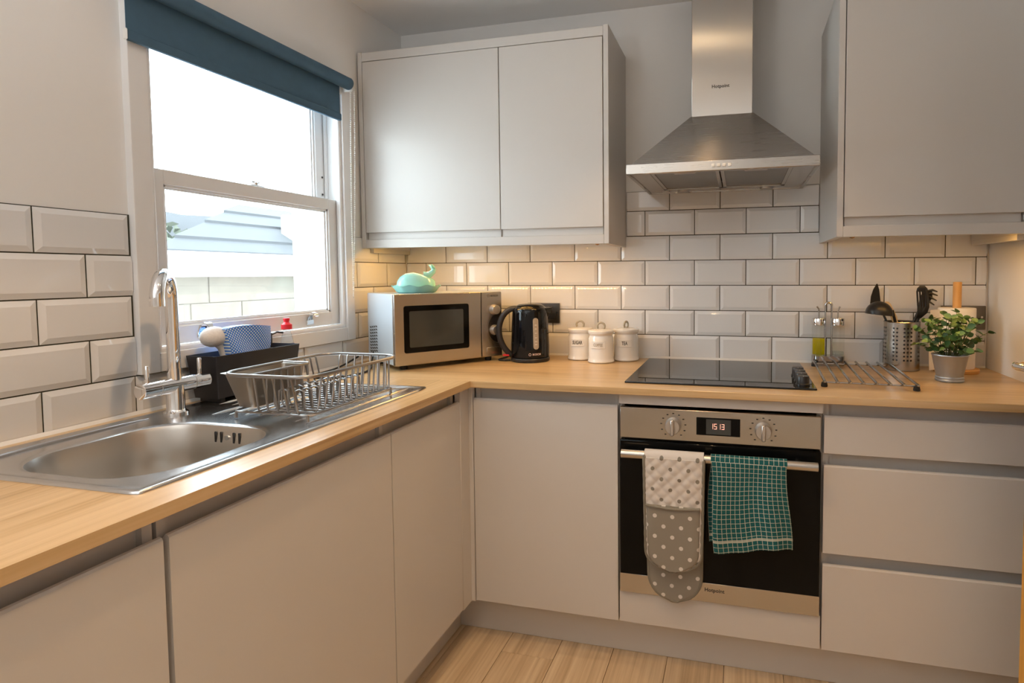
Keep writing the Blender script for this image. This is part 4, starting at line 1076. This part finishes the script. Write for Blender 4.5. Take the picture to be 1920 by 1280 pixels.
for s in range(NS):
    az = 2*math.pi*(s*.618 % 1); q_ = (s+.5)/NS
    rad = .118*math.sqrt(q_)*rs.uniform(.86, 1.05)
    top = W + .078 + .148*math.sqrt(max(.02, 1-(rad/.128)**2))*rs.uniform(.86, 1.0)
    if q_ > .8: top = W + rs.uniform(.095, .150); rad *= .90
    base = Vector((PX+.02*math.cos(az), PY+.02*math.sin(az), W+.076)); tip = Vector((PX+rad*math.cos(az), PY+rad*.9*math.sin(az), top))
    bend = Vector((PX+rad*.62*math.cos(az), PY+rad*.55*math.sin(az), base.z+(top-base.z)*.62+.012))
    pts = [(base*(1-t)*(1-t) + bend*2*t*(1-t) + tip*t*t) for t in [i/6 for i in range(7)]]
    MB().tube(pts, [.0014, .0013, .0012, .0011, .0010, .0008, .0005], 5).build('stem', 'twig', pp)
    for q in range(1, 7):
        dloc = (pts[q]-pts[q-1]).normalized()
        for e in range(2 if q > 1 else 1):
            if nl >= 300: continue
            a = rs.random()*6.28
            dd = (dloc*.45 + Vector((math.cos(a), math.sin(a), .30*rs.random()))*.9).normalized()
            z_ = Vector((math.cos(az)*.9+rs.uniform(-.8, .8), math.sin(az)*.9-.35+rs.uniform(-.8, .8), .75)); y_ = z_.cross(dd).normalized(); z_ = dd.cross(y_)
            lit = rs.random() < .18 + .30*(q >= 5)  # picks the paler leaf at random, more often near stem tips
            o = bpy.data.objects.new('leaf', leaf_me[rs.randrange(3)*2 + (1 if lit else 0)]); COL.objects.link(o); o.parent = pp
            sc_ = rs.uniform(.8, 1.15); pl_ = pts[q] - Vector((PX, PY, W))
            o.matrix_local = Matrix(((dd.x*sc_, y_.x*sc_, z_.x*sc_, pl_.x), (dd.y*sc_, y_.y*sc_, z_.y*sc_, pl_.y), (dd.z*sc_, y_.z*sc_, z_.z*sc_, pl_.z), (0, 0, 0, 1)))
            nl += 1

# ------------------------------------------------------------------ door on the right (ajar)
hx_, hy_ = 2.352, -1.555
ex, ey = 2.144, -.812
ang = math.atan2(ey-hy_, ex-hx_)
d1 = thing('door_1', None, None, (hx_, hy_, 0), ang, local=True); d1['kind'] = 'structure'
DL = math.hypot(ex-hx_, ey-hy_)
MB().box((0, -.04, .008), (DL, 0, 2.0), .002).build('door_leaf', 'oak_door', d1)
MB().tube([(DL-.044, .0, 1.052), (DL-.044, .010, 1.052)], .024, 28).build('rose', 'chrome', d1)
MB().tube([(DL-.044, .008, 1.052), (DL-.044, .055, 1.052), (DL-.047, .064, 1.052), (DL-.057, .068, 1.052), (DL-.16, .068, 1.050)], [.009, .009, .0095, .0095, .008], 16).build('lever_handle', 'chrome', d1)
struct('trim_3', MB().box((XR-.012, DY1, 0), (XR, DY1+.06, 2.09), .002).box((XR-.012, DY0-.06, 0), (XR, DY0, 2.09), .002).box((XR-.012, DY0-.06, 2.03), (XR, DY1+.06, 2.09), .002), 'oak_door')

# ------------------------------------------------------------------ ceiling downlights
for i, (x, y, LAMP_W) in enumerate(DOWNLIGHTS):
    t = thing('downlight', ('round recessed ceiling downlight above the sink side of the floor', 'round recessed ceiling downlight in front of the cooker hood', 'round recessed ceiling downlight further from the cooker hood')[i], 'downlight', (x, y, CEIL), group='ceiling downlights')
    MB().loft([[Vector((x+r*math.cos(2*math.pi*k/28), y+r*math.sin(2*math.pi*k/28), CEIL+z)) for k in range(28)] for r, z in ((.036, 0), (.045, 0), (.045, -.004), (.036, -.006))], False, False, wrap=True).build('ring', 'lamp_ring', t)
    MB().lathe([(.034, -.002), (.002, -.002)], (x, y, CEIL), 24, False, True).build('lamp_face', 'lamp_glow', t, recalc=False)
    ld_ = bpy.data.lights.new('downlight_beam', 'SPOT'); ld_.energy = LAMP_W; ld_.color = LAMP_COL; ld_.spot_size = R(92); ld_.spot_blend = .35; ld_.shadow_soft_size = .03
    lo_ = bpy.data.objects.new('downlight_beam', ld_); COL.objects.link(lo_); lo_.parent = t; lo_.location = (0, 0, -.04)

x, y, z, e = ADDED_FILL  # fill lamp added behind the view for soft ceiling bounce, no known fitting
t = thing('added_fill_lamp', 'white fill lamp added out of view, throwing its light onto the ceiling', 'fill lamp', (x, y, 0))
MB().lathe([(.14, 0), (.14, .012), (.02, .022), (.012, .03)], (x, y, 0), 36).build('base', 'white_plastic', t)
MB().tube([(x, y, .02), (x, y, z-.055)], .011, 14).build('pole', 'white_plastic', t)
MB().lathe([(.02, -.06), (.10, -.045), (.15, -.005), (.17, .035), (.166, .035), (.145, -.001), (.096, -.040), (.02, -.055)], (x, y, z), 40).build('fill_lamp_bowl', 'white_plastic', t)
ld_ = bpy.data.lights.new('added_fill_light', 'AREA'); ld_.shape = 'DISK'; ld_.size = .24; ld_.energy = e; ld_.color = (.93, .97, 1.0)
lo_ = bpy.data.objects.new('added_fill_light', ld_); COL.objects.link(lo_); lo_.parent = t; lo_.location = (0, 0, z+.006); lo_.rotation_euler = (math.pi, 0, 0)

# ------------------------------------------------------------------ outside the window
gr = struct('ground', MB().box((-60, -60, -3.2), (40, 60, -3.0)), 'ground')
struct('added_bounce_slab', MB().box((-3.3, -3.5, .1), (-.26, 2.2, .35)), 'render_white')  # unseen white slab added to bounce daylight up to the ceiling
nb = thing('neighbouring_house', 'pale stone neighbouring house with slate roof seen through the window', 'house', (-5, 4.5, -3.0))
NX = -4.0
MB().box((NX-3.5, 1.95, -3.0), (NX-.03, 9, 1.30)).build('wall_core', 'mortar', nb, smooth=False)
bh, blen = .30, .62
for r_ in range(6):
    z1 = 1.28-r_*bh; y = 1.95-(r_ % 2)*blen*.45
    while y < 5.0:
        a, b = max(y, 1.95), min(y+blen, 5.0)
        if b-a > .06: MB().box((NX-.05, a+.002, z1-bh+.002), (NX-.022+random.uniform(0, .006), b-.002, z1-.002), .004).build('stone_block', 'stone_block', nb)
        y += blen*random.uniform(.85, 1.15)
MB().box((NX-.05, 1.7, 1.26), (NX+.12, 6.5, 1.47), .01).build('fascia', 'render_white', nb)
MB().tube([(NX+.16, 1.72, 1.47), (NX+.16, 6.5, 1.47)], .05, 12).build('gutter', 'render_white', nb)
MB().box((NX-.3, 3.90, -1), (NX+.25, 4.30, 2.05), .01).build('downpipe_boxing', 'render_white', nb)
pitch = math.tan(R(33)); ex0 = NX+.18
for d0, d1_ in ((0, .26), (.24, .60), (.58, .86), (.84, 1.08)):
    z0_, z1_ = 1.50+d0*.65+.03, 1.50+d1_*.65
    ya, yb = 1.80+d0*1.9, 1.80+d1_*1.9
    MB().loft([[Vector((ex0-d0, ya, z0_)), Vector((ex0-d0, 7, z0_)), Vector((ex0-d0, 7, z0_-.035)), Vector((ex0-d0, ya, z0_-.035))], [Vector((ex0-d1_, yb, z1_)), Vector((ex0-d1_, 7, z1_)), Vector((ex0-d1_, 7, z1_-.035)), Vector((ex0-d1_, yb, z1_-.035))]]).build('slate_course', 'slate', nb, smooth=False)
hl = MB(); pr = []
def hz_(y): return 5.0 + .9*math.sin(y*.09-2.2) + .25*math.sin(y*.5)
hl.loft([[Vector((-45, y, -3)), Vector((-52, y, hz_(y)*.7+1.5)), Vector((-58, y, hz_(y)+2.5)), Vector((-70, y, -3))] for y in range(-20, 90, 4)])
hl.build('hill', 'hill', kind='structure')
bt = thing('garden_tree', 'pale green tree beyond the window, left of the slate roof', 'tree', (-8.5, 5.6, -3))
MB().tube([(-8.5, 5.6, -3), (-8.5, 5.6, 1.5)], [.14, .08], 8).build('trunk', 'bamboo', bt)
m = MB(); rs = random.Random(3)
for i in range(260):
    c = Vector((-8.5+rs.gauss(0, .2), 5.6+rs.gauss(0, .2), 1.65+rs.gauss(0, .25))); u_ = Vector((rs.uniform(-1, 1), rs.uniform(-1, 1), rs.uniform(-1, 1))).normalized(); w_ = u_.orthogonal().normalized()
    m.add([c, c+u_*.16+w_*.06, c+u_*.28, c+u_*.16-w_*.06], [(0, 1, 2, 3)])
m.build('crown', 'foliage_far', bt, smooth=False, recalc=False, kind='stuff')
